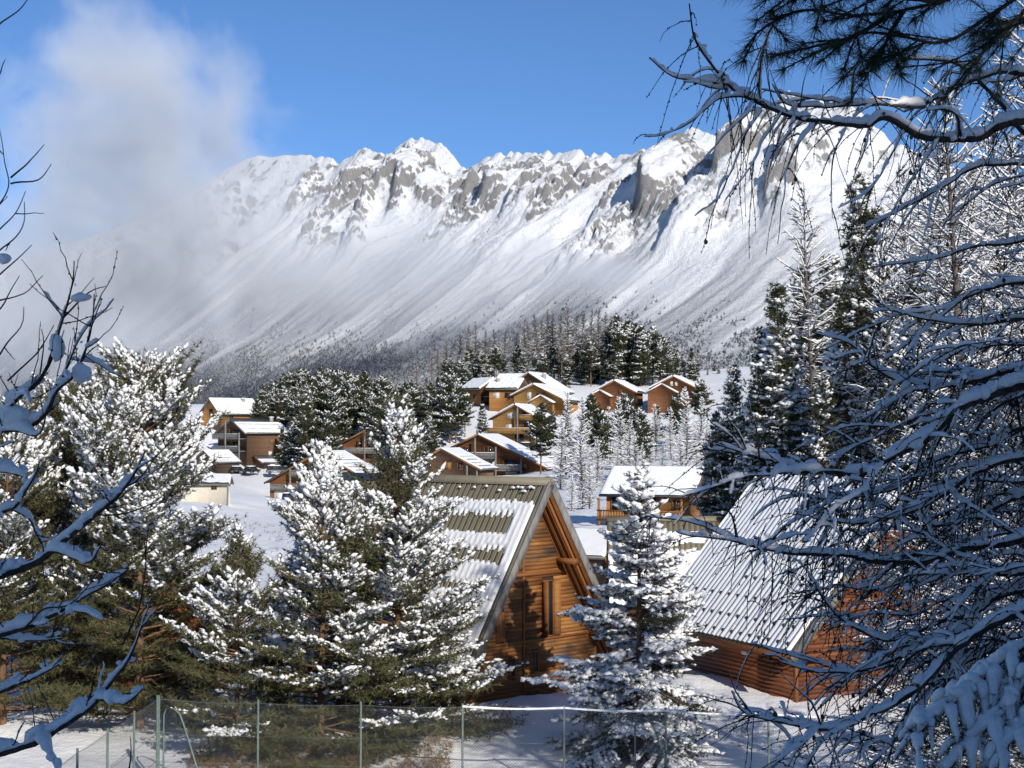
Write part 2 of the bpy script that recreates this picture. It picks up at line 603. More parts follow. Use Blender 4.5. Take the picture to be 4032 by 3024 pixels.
    v = t.coord("Object")
    fine = t.noise(0.055, 9, 0.72, v)
    fine2 = t.noise(0.02, 4, 0.6, v)
    strk = t.noise(0.10, 6, 0.7, t.coord('Object', (1, 1, 0.28)))
    mk = t.math('MULTIPLY', t.math('SUBTRACT', t.math('ADD', t.math('MULTIPLY', at, 0.75), t.math('ADD', t.math('MULTIPLY', fine, 1.3), t.math('MULTIPLY', strk, 0.7))), 1.29), 3.8, clamp=True)
    rockc = t.mix(fine2, (0.26, 0.25, 0.245), (0.42, 0.385, 0.34))
    rockc = t.mix(t.math('MULTIPLY', t.noise(0.25, 4, 0.7, t.coord("Object", (1, 1, 0.3))), 0.8), rockc, (0.17, 0.17, 0.175))
    sb_ = t.n('Attribute', attribute_name='scrub').outputs['Fac']
    sf = t.math('MULTIPLY', sb_, t.math('ADD', 0.36, t.math('MULTIPLY', t.noise(0.35, 4, 0.7, v), 0.85)), clamp=True)
    snowc = t.mix(sf, (0.80, 0.80, 0.80), (0.32, 0.33, 0.35))
    t.base(t.mix(mk, snowc, rockc), 0.75, 0.15)
    t.bump(t.math('ADD', fine, t.math('MULTIPLY', t.noise(0.3, 4, 0.6, v), 0.35)), 0.8, 10.0)
    me = mesh('mountain', V, grid_faces(len(ss), len(ts)), t.m, False)
    at_ = me.attributes.new("rock", 'FLOAT', 'POINT')
    at_.data.foreach_set("value", rock.astype(np.float32).ravel())
    at_ = me.attributes.new("scrub", 'FLOAT', 'POINT')
    at_.data.foreach_set("value", scrub.astype(np.float32).ravel())
    ob('mountain_slope', me, kind='structure')
    return ss, ts, Z, low


MS, MT, MZ, MLOW = mountain()


def mt_z(s, t):
    i = np.clip(np.searchsorted(MS, s) - 1, 0, len(MS) - 2)
    j = np.clip(np.searchsorted(MT, t) - 1, 0, len(MT) - 2)
    fs = np.clip((s - MS[i]) / (MS[i + 1] - MS[i]), 0, 1)
    ft = np.clip((t - MT[j]) / (MT[j + 1] - MT[j]), 0, 1)
    return (MZ[i, j] * (1 - fs) + MZ[i + 1, j] * fs) * (1 - ft) + (MZ[i, j + 1] * (1 - fs) + MZ[i + 1, j + 1] * fs) * ft


def mountain_wood():
    """the scattered and, lower down, dense small conifers on the mountainside: one far-off mass"""
    r = np.random.default_rng(5)
    n = 115000
    s = r.uniform(-700, 2500, n)
    t = r.uniform(330, 900, n)
    streak = fbm(s / 60, t / 700, 4, 131)
    clump = fbm(s / 26, t / 34, 3, 141)
    dens = sstep(360, 780, t) ** 1.7
    p = np.clip(dens * 1.3, 0, 1) * sstep(0.42, 0.62, streak * 0.6 + clump * 0.4 + 0.2 * dens) * (0.12 + 0.8 * dens)
    keep = r.random(n) < p
    s, t = s[keep], t[keep]
    z = mt_z(s, t)
    XY = S0 + s[:, None] * SD + t[:, None] * TD
    m = len(s)
    hgt = r.uniform(3.5, 8.5, m)
    k = 4
    an = np.arange(k) * 2 * math.pi / k
    cone = np.concatenate([np.stack([np.cos(an), np.sin(an), np.zeros(k)], -1), [[0, 0, 1]]])
    F = np.array([(i, (i + 1) % k, k) for i in range(k)])
    wd = hgt * r.uniform(0.28, 0.5, m)
    Mx = np.zeros((m, 3, 3))
    a = r.uniform(0, 6.28, m)
    Mx[:, 0, 0], Mx[:, 0, 1], Mx[:, 1, 0], Mx[:, 1, 1] = np.cos(a) * wd, -np.sin(a) * wd, np.sin(a) * wd, np.cos(a) * wd
    Mx[:, 2, 2] = hgt
    V, Fc = instance(cone, F, Mx, np.concatenate([XY, (z - 0.6)[:, None]], 1))
    mt = m_noise('far_wood', (0.075, 0.08, 0.085), (0.50, 0.51, 0.53), 0.35, 0.9, 0.1, 0, detail=3, lo=0.42, hi=0.68)
    ob('mountain_wood', mesh('mountain_wood', V, Fc, mt), label='scattered small conifers on the snowy mountainside', cat='wood', kind='stuff')


mountain_wood()


# ------------------------------------------------------------------ cloud bank drifting across the left of the mountain
def cloud():
    t = NT('cloud_vapour')
    t.t.nodes.remove(t.b)
    pos = t.n("TexCoord").outputs["Object"]
    warp = t.n("TexNoise", noise_dimensions='3D')
    warp.inputs["Scale"].default_value = 0.0045
    warp.inputs["Detail"].default_value = 2
    t.link(pos, warp.inputs["Vector"])
    wv = t.n("VectorMath", operation='MULTIPLY_ADD')
    t.link(warp.outputs["Color"], wv.inputs[0])
    wv.inputs[1].default_value = (190, 190, 150)
    t.link(pos, wv.inputs[2])
    off = t.n("VectorMath", operation='SUBTRACT')
    t.link(wv.outputs[0], off.inputs[0])
    off.inputs[1].default_value = (95, 95, 75)
    p = off.outputs[0]
    shape = None
    for (u, v, d, ru, rv, rd) in CLOUD:
        c = W(u, v, d)
        sb = t.n("VectorMath", operation='SUBTRACT')
        t.link(p, sb.inputs[0])
        sb.inputs[1].default_value = c
        dv = t.n("VectorMath", operation='DIVIDE')
        t.link(sb.outputs[0], dv.inputs[0])
        dv.inputs[1].default_value = (ru / 5600 * d, rd, rv / 5600 * d)
        ln = t.n("VectorMath", operation='LENGTH')
        t.link(dv.outputs[0], ln.inputs[0])
        f = t.math('SUBTRACT', 1.0, ln.outputs["Value"])
        shape = f if shape is None else t.math('MAXIMUM', shape, f)
    nz = t.noise(0.0085, 6, 0.66, p)
    dn = t.math('ADD', t.math('MULTIPLY', shape, 1.5), t.math('MULTIPLY', t.math('SUBTRACT', nz, 0.525), 3.6))
    dn = t.math('MULTIPLY', t.math('MULTIPLY', dn, 1.0, clamp=True), 0.0066)
    vol = t.n("VolumePrincipled")
    vol.inputs["Color"].default_value = (0.93, 0.95, 0.985, 1)
    vol.inputs["Anisotropy"].default_value = -0.08
    t.link(dn, vol.inputs["Density"])
    t.link(vol.outputs[0], t.out.inputs["Volume"])
    t.m.cycles.volume_step_rate = 0.55
    V8 = MB().box(-1700, 330, 1800, 2800, 30, 860)
    V8.build('cloud', t.m, label='grey drifting cloud bank hiding the left of the mountain', cat='cloud', kind='stuff')


# photo pixel of each billow's centre, depth, half-widths in pixels (across, up) and half-depth in metres
CLOUD = [(620, 950, 2350, 700, 560, 420), (520, 560, 2300, 480, 520, 330), (200, 1200, 2250, 640, 460, 380), (470, 300, 2300, 380, 330, 250), (900, 560, 2350, 150, 420, 160), (1180, 1120, 2400, 620, 230, 260), (1600, 1080, 2450, 680, 230, 240), (2250, 1080, 2350, 520, 120, 160)]
cloud()
# ------------------------------------------------------------------ building materials
def m_wall(name, c1, c2, dark, period=0.2, rough=0.75):
    """boarded wall seen from afar: horizontal boards as relief and tone"""
    t = NT(name)
    co = t.coord("Object")
    sp = t.n("SeparateXYZ")
    t.link(co, sp.inputs[0])
    zz = t.math('DIVIDE', sp.outputs[2], period)
    fr = t.math('FRACT', zz)
    idx = t.math('FLOOR', zz)
    wn = t.n("TexWhiteNoise", noise_dimensions='1D')
    t.link(idx, wn.inputs["W"])
    g = t.noise(2.2, 5, 0.65, t.coord("Object", (0.6, 0.6, 5)))
    w = t.noise(0.35, 3, 0.6, co)
    col = t.mix(wn.outputs["Value"], c1, c2)
    col = t.mix(t.math('MULTIPLY', t.math('SUBTRACT', t.math('ADD', g, t.math('MULTIPLY', w, 0.7)), 0.55, clamp=True), 1.1), col, dark)
    gap = t.math('GREATER_THAN', fr, 0.9)
    t.base(t.mix(gap, col, tuple(x * 0.35 for x in c1)), rough, 0.2)
    t.bump(t.math('MULTIPLY', gap, -1.0), 0.5, 0.03)
    return t.m


M['wall_orange'] = m_wall('boards_orange', (0.36, 0.155, 0.04), (0.46, 0.22, 0.07), (0.16, 0.07, 0.025))
M['wall_gold'] = m_wall('boards_golden', (0.36, 0.19, 0.06), (0.46, 0.26, 0.09), (0.16, 0.085, 0.035))
M['wall_red'] = m_wall('boards_red_brown', (0.19, 0.075, 0.03), (0.27, 0.11, 0.045), (0.09, 0.045, 0.025))
M['wall_brown'] = m_wall('boards_weathered', (0.15, 0.085, 0.05), (0.24, 0.12, 0.055), (0.075, 0.06, 0.05))
M['wall_dark'] = m_wall('boards_dark', (0.075, 0.05, 0.035), (0.12, 0.075, 0.045), (0.04, 0.032, 0.028))
M['plaster'] = m_noise('plaster_cream', (0.62, 0.55, 0.42), (0.70, 0.63, 0.50), 2, 0.85, 0.15, 0.2)
M['plaster_grey'] = m_noise('plaster_grey', (0.30, 0.27, 0.24), (0.40, 0.36, 0.31), 2, 0.85, 0.15, 0.2)
M['stone'] = m_noise('stone_wall', (0.16, 0.14, 0.115), (0.30, 0.27, 0.22), 1.6, 0.9, 0.15, 0.8, 0.1)
M['plank'] = m_rand('plank_wood', (0.19, 0.063, 0.016), (0.50, 0.225, 0.065), 0.7, 0.2, 3.5, (0.35, 0.5, 8), (0.07, 0.048, 0.032), 4.2, 0.25, 0.006)
M['plank_red'] = m_rand('plank_wood_red', (0.13, 0.038, 0.014), (0.27, 0.088, 0.026), 0.65, 0.3, 3.5, (0.5, 0.5, 6), (0.07, 0.035, 0.02), 2.2)
M['beam'] = m_rand('beam_wood', (0.24, 0.085, 0.025), (0.30, 0.12, 0.035), 0.65, 0.25, 3, (6, 0.6, 6))
M['beam_far'] = m_noise('beam_wood_far', (0.17, 0.075, 0.03), (0.27, 0.13, 0.05), 3, 0.7, 0.2, 0.2)
M['grey_wood'] = m_noise('weathered_grey_wood', (0.13, 0.12, 0.11), (0.25, 0.235, 0.21), 5, 0.8, 0.2, 0.4, 0.01, stretch=(1, 1, 0.3))
M['khaki'] = m_noise('khaki_roof_metal', (0.205, 0.178, 0.118), (0.245, 0.212, 0.145), 1.4, 0.45, 0.45, 0.08)
M['grey_roof'] = m_noise('grey_roof_metal', (0.10, 0.105, 0.10), (0.15, 0.155, 0.145), 1.4, 0.5, 0.4, 0.08)
M['dark_metal'] = m_noise('dark_metal', (0.03, 0.032, 0.035), (0.06, 0.06, 0.06), 3, 0.5, 0.4, 0.0)
M['glass'] = NT('window_glass').m
_t = M['glass'].node_tree.nodes["Principled BSDF"]
_t.inputs["Base Color"].default_value = (0.02, 0.024, 0.03, 1)
_t.inputs["Roughness"].default_value = 0.08
_t.inputs["Specular IOR Level"].default_value = 0.6
M['white_paint'] = m_noise('white_paint', (0.62, 0.60, 0.56), (0.72, 0.70, 0.66), 3, 0.6, 0.3, 0.05)
M['curtain'] = m_noise('pale_curtain', (0.52, 0.50, 0.46), (0.66, 0.64, 0.60), 8, 0.9, 0.1, 0.0)


# ------------------------------------------------------------------ snow lying on a roof plane
def roof_snow(name, parent, A, ey, eq, L, Q, maskf, thick, step, rib=None, ribh=0.0, lift=0.0, mat=None, seed=0):
    """A: corner at ridge; ey: unit along the ridge; eq: unit down the slope; maskf(y,q) -> signed depth inside the snow"""
    ys, qs = np.arange(0, L + 1e-6, step), np.arange(0, Q + 1e-6, step)
    Yg, Qg = np.meshgrid(ys, qs, indexing='ij')
    d = maskf(Yg, Qg)
    h = thick * np.sqrt(np.clip(d / 0.10, 0, 1)) * (0.72 + 0.5 * fbm(Yg / 0.5 + seed, Qg / 0.6, 4, 7 + seed))
    if rib:
        ph = (Yg / rib) % 1
        h = h + (d > 0) * ribh * np.exp(-((np.minimum(ph, 1 - ph)) / 0.17) ** 2)
    ok = d > 0
    n = np.cross(np.array(eq, float), np.array(ey, float))
    n /= np.linalg.norm(n)
    if n[2] < 0:
        n = -n
    V = np.array(A)[None, None] + Yg[..., None] * np.array(ey) + Qg[..., None] * np.array(eq) + (np.where(ok, h, -0.004)[..., None] + lift) * n
    F = grid_faces(len(ys), len(qs))
    okf = ok.ravel()[F].any(axis=1)
    F = F[okf]
    used = np.unique(F)
    remap = np.zeros(V.size // 3, np.int64)
    remap[used] = np.arange(len(used))
    return ob(name, mesh(name, V.reshape(-1, 3)[used], remap[F], mat or M['snow'], True), parent)


# ------------------------------------------------------------------ near A-frame chalets, board by board
def window_box(parent, name, x0, x1, z0, z1, y, frame_mat, pane_mat, fw=0.06, mull=True, sign=-1):
    """frame proud of a wall in the plane y, facing -y"""
    m = MB()
    m.box(x0, x1, y - 0.07, y, z0, z0 + fw).box(x0, x1, y - 0.07, y, z1 - fw, z1)
    m.box(x0, x0 + fw, y - 0.068, y, z0 + fw, z1 - fw).box(x1 - fw, x1, y - 0.068, y, z0 + fw, z1 - fw)
    if mull:
        xm = (x0 + x1) / 2
        m.box(xm - fw / 2, xm + fw / 2, y - 0.064, y, z0 + fw, z1 - fw)
    w = m.build(name, frame_mat, parent)
    MB().box(x0 + fw, x1 - fw, y - 0.03, y - 0.005, z0 + fw, z1 - fw).build('pane', pane_mat, w)
    return w


def clip_row(z0, z1, half):
    """left and right extents of a gable row whose half-width at height z is half(z)"""
    return half(z0), half(z1)


def aframe(name, label, O, rz, H, tanp, wall_x, eave_x, L, over, plank_mat, holes=(), joint=-0.42, row=0.145, group=None, rib=0.29, left_panels=True, cap=True, plank_rows=True):
    root = empty(name, label, 'chalet', O, rz, group)
    th = 0.30                                   # roof build-up measured vertically
    wz = H - th - 0.05 - wall_x * tanp          # side wall height
    half = lambda z: wall_x if z <= wz else max(0.0, (H - th - 0.05 - z) / tanp)
    cosp = 1 / math.sqrt(1 + tanp * tanp)
    sinp = tanp * cosp
    # inner shell so that gaps between boards stay dark
    MB().prism([(-wall_x + 0.06, -1.6), (wall_x - 0.06, -1.6), (wall_x - 0.06, wz - 0.06), (0, H - th - 0.25), (-wall_x + 0.06, wz - 0.06)], 0.05, L).build('wall_core', M['wall_dark'], root)
    # boards of the front gable
    zr = -0.6
    i = 0
    while zr < H - th - 0.2:
        z0, z1 = zr + 0.003, zr + row - 0.004
        segs = [(-half(z0), joint - 0.045, -half(z1), joint - 0.045), (joint + 0.045, half(z0), joint + 0.045, half(z1))]
        if half(z1) <= abs(joint) + 0.05:
            segs = [(-half(z0), half(z0), -half(z1), half(z1))]
        for (a0, b0, a1, b1) in segs:
            cuts = [(a0, b0, a1, b1)]
            for (hx0, hx1, hz0, hz1) in holes:
                if z1 <= hz0 or z0 >= hz1:
                    continue
                new = []
                for (p, q, r_, s_) in cuts:
                    if hx1 <= p or hx0 >= q:
                        new.append((p, q, r_, s_))
                        continue
                    if hx0 > p + 0.05:
                        new.append((p, hx0, r_, hx0))
                    if hx1 < q - 0.05:
                        new.append((hx1, q, hx1, s_))
                cuts = new
            for (p, q, r_, s_) in cuts:
                if q - p < 0.06 and s_ - r_ < 0.06:
                    continue
                dy = 0.010 * ((i * 7) % 5) / 5
                MB().hexa([(p, 0.05, z0), (q, 0.05, z0), (q, 0.0 - dy, z0), (p, 0.0 - dy, z0), (r_, 0.05, z1), (s_, 0.05, z1), (s_, 0.003 - dy, z1), (r_, 0.003 - dy, z1)][::1]).build('plank', plank_mat, root)
                i += 1
        zr += row
    MB().box(joint - 0.04, joint + 0.04, -0.035, 0.05, -0.6, H - th - 0.5 - abs(joint) * tanp).build('batten', M['beam'], root)
    # boards of the visible long wall (left)
    zr = -0.9
    while zr < wz - 0.02:
        MB().box(-wall_x, -wall_x + 0.055, 0.06, L, zr + 0.008, min(zr + row - 0.008, wz)).build('plank', plank_mat, root)
        zr += row
    MB().box(-wall_x - 0.02, -wall_x + 0.09, -0.03, 0.10, -0.9, wz).build('corner_post', M['beam'], root)
    MB().box(wall_x - 0.09, wall_x + 0.02, -0.03, 0.10, -0.9, wz).build('corner_post', M['beam'], root)
    # roof decks (sloped slabs): underside boards, covering
    for sg in (-1, 1):
        u0, z0 = 0.0, H
        x1, z1 = sg * eave_x, H - eave_x * tanp
        tdk = th - 0.05
        P = [(0, z0 - th), (x1, z1 - th), (x1, z1 - 0.06), (0, z0 - 0.06)]
        if sg > 0:
            P = [P[1], P[2], P[3], P[0]]
        V = [(a, -over + 0.03, b) for a, b in P] + [(a, L + 0.5, b) for a, b in P]
        MB().add(V, [(0, 1, 2, 3), (7, 6, 5, 4), (0, 4, 5, 1), (1, 5, 6, 2), (2, 6, 7, 3), (3, 7, 4, 0)]).build('roof_deck', M['beam'], root)
        # covering: panels with a standing rib each
        nrm = Vector((sg * sinp, 0, cosp))
        dwn = Vector((sg * cosp, 0, -sinp))
        Q = eave_x / cosp
        n = int((L + over + 0.5) / rib)
        pitch_ = (L + over + 0.5) / n
        if sg < 0 and left_panels:
            A = Vector((0, -over, H - 0.06))
            vv = []
            for k_ in range(8):
                s_ = [(0, 0), (Q, 0), (Q, 1), (0, 1)][k_ % 4]
                off = nrm * (0.0 if k_ < 4 else 0.02)
                vv.append(dwn * s_[0] + Vector((0, 0.004 + s_[1] * (pitch_ - 0.008), 0)) + off)
            pm = MB().hexa(vv).me('roof_panel', M['khaki'])
            rv = []
            for k_ in range(8):
                s_ = [(0.02, -0.018), (Q + 0.02, -0.018), (Q + 0.02, 0.018), (0.02, 0.018)][k_ % 4]
                off = nrm * (0.005 if k_ < 4 else 0.058)
                if k_ >= 4:
                    s_ = (s_[0], s_[1] * 0.7)
                rv.append(dwn * s_[0] + Vector((0, s_[1], 0)) + off)
            rm = MB().hexa(rv).me('roof_rib', M['khaki'])
            for j in range(n):
                ob('roof_panel', pm, root, loc=A + Vector((0, j * pitch_, 0)))
                if j:
                    ob('roof_rib', rm, root, loc=A + Vector((0, j * pitch_, 0)))
        else:
            A = Vector((0, -over, H - 0.06))
            vv = []
            for k_ in range(8):
                s_ = [(0, 0), (Q, 0), (Q, 1), (0, 1)][k_ % 4]
                vv.append(A + dwn * s_[0] + Vector((0, s_[1] * (L + over + 0.5), 0)) + nrm * (0.0 if k_ < 4 else 0.03))
            MB().hexa(vv).build('roof_sheet', M['khaki'], root)
        # barge board at the verge and metal flashing on top of it
        a = Vector((0, -over - 0.02, H - 0.19))
        b = a + dwn * (Q + 0.03)
        MB().bar(a, b, 0.06, 0.30).build('barge_board', M['grey_wood'], root)
        a2 = Vector((sg * 0.02, -over + 0.10, H - 0.01)) + nrm * 0.0
        MB().bar(a2, a2 + dwn * (Q + 0.02), 0.26, 0.03).build('verge_flashing', M['khaki'], root)
        # rafters under the overhang
        for yy in (-over * 0.66, -over * 0.33, -0.02):
            a3 = Vector((0, yy, H - th - 0.08 - 0.06 * tanp))
            MB().bar(a3, a3 + dwn * (Q - 0.25), 0.09, 0.16).build('rafter', M['beam'], root)
    if cap:
        m = MB()
        for sg in (-1, 1):
            dwn = Vector((sg * cosp, 0, -sinp))
            nrm = Vector((sg * sinp, 0, cosp))
            A = Vector((0, -over - 0.03, H + 0.02)) + nrm * 0.012
            m.hexa([A, A + dwn * 0.34, A + dwn * 0.34 + Vector((0, L + over + 0.55, 0)), A + Vector((0, L + over + 0.55, 0)),
                    A + nrm * 0.02, A + dwn * 0.34 + nrm * 0.02, A + dwn * 0.34 + nrm * 0.02 + Vector((0, L + over + 0.55, 0)), A + nrm * 0.02 + Vector((0, L + over + 0.55, 0))])
        m.build('ridge_cap', M['khaki'], root)
    # purlin ends
    for zz in (wz + 0.15, (wz + H) / 2):
        for sg in (-1, 1):
            xx = sg * (H - th - 0.22 - zz) / tanp
            MB().box(xx - 0.10 - (0.14 if sg > 0 else 0), xx + 0.10 + (0.14 if sg < 0 else 0), -over + 0.12, 0.3, zz - 0.20, zz).build('purlin', M['beam'], root)
    return root, dict(A=Vector((0, -over, H - 0.04)), dwn=Vector((-cosp, 0, -sinp)), Q=eave_x / cosp, LL=L + over + 0.5, wz=wz)


def band_mask(bares, rib, seed, verge=0.0, end=99, amp=1.0):
    """signed depth inside snow: bares = (q0, q1, y0, y1) bare strips"""
    def f(Y, Q):
        ph = (Y / rib)
        lob = 0.20 * vnoise(Y / 0.37, Y * 0, seed + 2) * np.cos(2 * math.pi * (ph - 0.5)) + 0.34 * (fbm(Y / 0.9, Q * 0 + 3, 3, seed) - 0.5) + 0.16 * (vnoise(Y / 0.13, Q / 0.5, seed + 4) - 0.5)
        lob = lob * amp
        d = np.full(Y.shape, 1.0)
        for (q0, q1, y0, y1) in bares:
            w = 0.25 * (fbm(Y * 0 + q0, Q / 0.4, 2, seed + 9) - 0.5)
            inside = np.minimum(np.minimum(Q - (q0 + lob), (q1 - lob * 0.55) - Q), np.minimum(Y - (y0 + w), (y1 + w) - Y) * 0.8)
            d = np.minimum(d, -inside)
        return np.minimum(d, np.minimum(Y - verge, end - Y))
    return f


HOLES1 = [(0.56, 1.19, 2.1, 4.2), (-1.22, -0.86, 0.8, 1.52), (-0.02, 0.37, 0.85, 1.65), (-1.84, -1.41, 2.15, 3.2)]
c1, i1 = aframe('chalet', 'steep A-frame chalet with orange plank gable, bare khaki strips across its snowy roof', (0.72, 52.7, -9.35), math.radians(45), 8.02, 1.6, 3.55, 4.5, 11.0, 1.0, M['plank'], HOLES1)
MB().box(-3.5, 3.5, -0.05, 0.0, 2.0, 2.09).build('floor_trim', M['beam'], c1)
MB().box(-1.7, 1.75, -0.06, 0.0, 4.42, 4.54).build('floor_trim', M['beam'], c1)
w_ = window_box(c1, 'window', 0.56, 1.19, 2.1, 4.2, 0.045, M['beam'], M['glass'], 0.05, True)
MB().bar((1.20, -0.02, 3.15), (1.48, -0.09, 3.15), 0.035, 2.05).build('shutter', M['plank'], c1)
MB().bar((0.55, -0.02, 3.15), (0.52, -0.32, 3.15), 0.035, 2.05).build('shutter', M['plank'], c1)
for (x0, x1, z0, z1) in HOLES1[1:3]:
    window_box(c1, 'window', x0, x1, z0, z1, 0.045, M['beam'], M['wall_dark'], 0.05, False)
_sh = MB()
for k in range(3):
    _sh.box(-1.84 + k * 0.143 + 0.004, -1.84 + (k + 1) * 0.143 - 0.004, -0.045, 0.05, 2.15, 3.2)
_sh.build('shutter', M['beam'], c1)
RIB = 12.5 / int(12.5 / 0.29)
roof_snow('roof_snow', c1, i1['A'], (0, 1, 0), i1['dwn'], i1['LL'], i1['Q'],
          band_mask([(-1, 1.02, -1, 99), (1.52, 2.38, 1.0, 99), (2.98, 3.58, 0.75, 99), (4.36, 4.74, 1.75, 3.3), (5.72, 5.98, 1.1, 1.9), (4.35, 4.9, 4.2, 9)], RIB, 3, 0.26), 0.055, 0.055, RIB, 0.03, 0.06, seed=1)
_r = random.Random(4)
for k in range(15):
    yy = 0.5 + _r.random() * 6.0 if k > 4 else 0.6 + 0.2 * k
    q = 0.42 + 0.22 * _r.random()
    p = i1['A'] + Vector((0, 1, 0)) * yy + i1['dwn'] * q + Vector((-0.06, 0, 0.09))
    a = _r.uniform(0.05, 0.15)
    Mx = np.diag([0.05, a, 0.05]) @ np.array(Matrix.Rotation(_r.uniform(-.5, .5), 3, 'X'))
    V = ICO2[0] * (1 + 0.25 * (rng.random((len(ICO2[0]), 1)) - 0.5))
    ob('snow_clump', mesh('snow_clump', V @ Mx.T + np.array(p), ICO2[1], M['snow'], True), c1)

# right-hand chalet behind the larch branches
c2, i2 = aframe('chalet', 'wide chalet at right with ribbed snowy roof, half hidden behind larch branches', (14.74 - 0.42 * 0.8, 52.3 + 0.906 * 0.8, -8.75), math.radians(25), 7.34, 1.10, 4.75, 5.45, 8.4, 0.8, M['plank_red'],
               [(-0.6, 0.6, 0.0, 2.05), (1.2, 2.2, 1.0, 2.0), (-0.5, 0.5, 3.4, 4.6)], 0.0, 0.16)
window_box(c2, 'window', -0.5, 0.5, 3.4, 4.6, 0.045, M['beam'], M['glass'])
window_box(c2, 'window', 1.2, 2.2, 1.0, 2.0, 0.045, M['beam'], M['glass'])
_d = MB().box(-0.6, 0.6, -0.01, 0.05, 0.0, 2.05).build('door', M['beam'], c2)
MB().box(0.42, 0.5, -0.06, -0.01, 0.95, 1.1).build('handle', M['dark_metal'], _d)
_wp = MB().box(-4.80, -4.752, 3.0, 3.32, 0.75, 1.05).build('wall_plate', M['white_paint'], c2)
RIB2 = i2['LL'] / int(i2['LL'] / 0.29)
roof_snow('roof_snow', c2, i2['A'], (0, 1, 0), i2['dwn'], i2['LL'], i2['Q'],
          band_mask([(2.1, 2.3, 0.3, 3.2), (4.15, 4.27, 0.6, 4.6), (3.2, 3.3, 3.0, 6.2)], RIB2, 31, 0.2), 0.05, 0.065, RIB2, 0.075, 0.055, seed=5)
gm = MB().box(-0.03, 0.03, -0.05, 0.05, 0.0, 0.17).me('snow_guard', M['dark_metal'])
for row, q in enumerate((5.35, 6.25, 7.15, 7.85)):
    for k in range(1, 15):
        if row == 0 and k > 9:
            continue
        yy = (2 * k - (row % 2)) * RIB2 + 0.5 * RIB2
        if yy < i2['LL'] - 0.3:
            ob('snow_guard', gm, c2, loc=i2['A'] + Vector((0, yy, 0)) + i2['dwn'] * q + Vector((-0.04, 0, 0.05)))

# chalet whose khaki roof shows between the small spruce and the right-hand chalet
c3, i3 = aframe('chalet', 'khaki ribbed roof of a chalet set back between the small spruce and right-hand chalet', (12.3, 79.2, -9.2), math.radians(88), 5.05, 1.3, 3.0, 3.6, 6.5, 0.5, M['plank'], row=0.25)
RIB3 = i3['LL'] / int(i3['LL'] / 0.29)
roof_snow('roof_snow', c3, i3['A'], (0, 1, 0), i3['dwn'], i3['LL'], i3['Q'],
          band_mask([(-1, 1.1, -1, 99), (1.6, 2.3, 0.4, 99), (2.9, 3.2, 1.2, 3.3), (2.9, 3.3, 4.8, 99)], RIB3, 13, 0.2), 0.07, 0.06, RIB3, 0.045, 0.055, seed=9)
# small chalet deep behind the left pines: only bits of orange wall show
c20, i20 = aframe('chalet', 'small orange chalet showing only in gaps behind the left pines', (-13.6, 56.0, -9.7), math.radians(40), 5.2, 1.15, 2.9, 3.5, 6.5, 0.6, M['plank_red'], row=0.22)
roof_snow('roof_snow', c20, i20['A'], (0, 1, 0), i20['dwn'], i20['LL'], i20['Q'], band_mask([], 0.29, 17, 0.1), 0.1, 0.1, 0.29, 0.03, 0.055, seed=2)


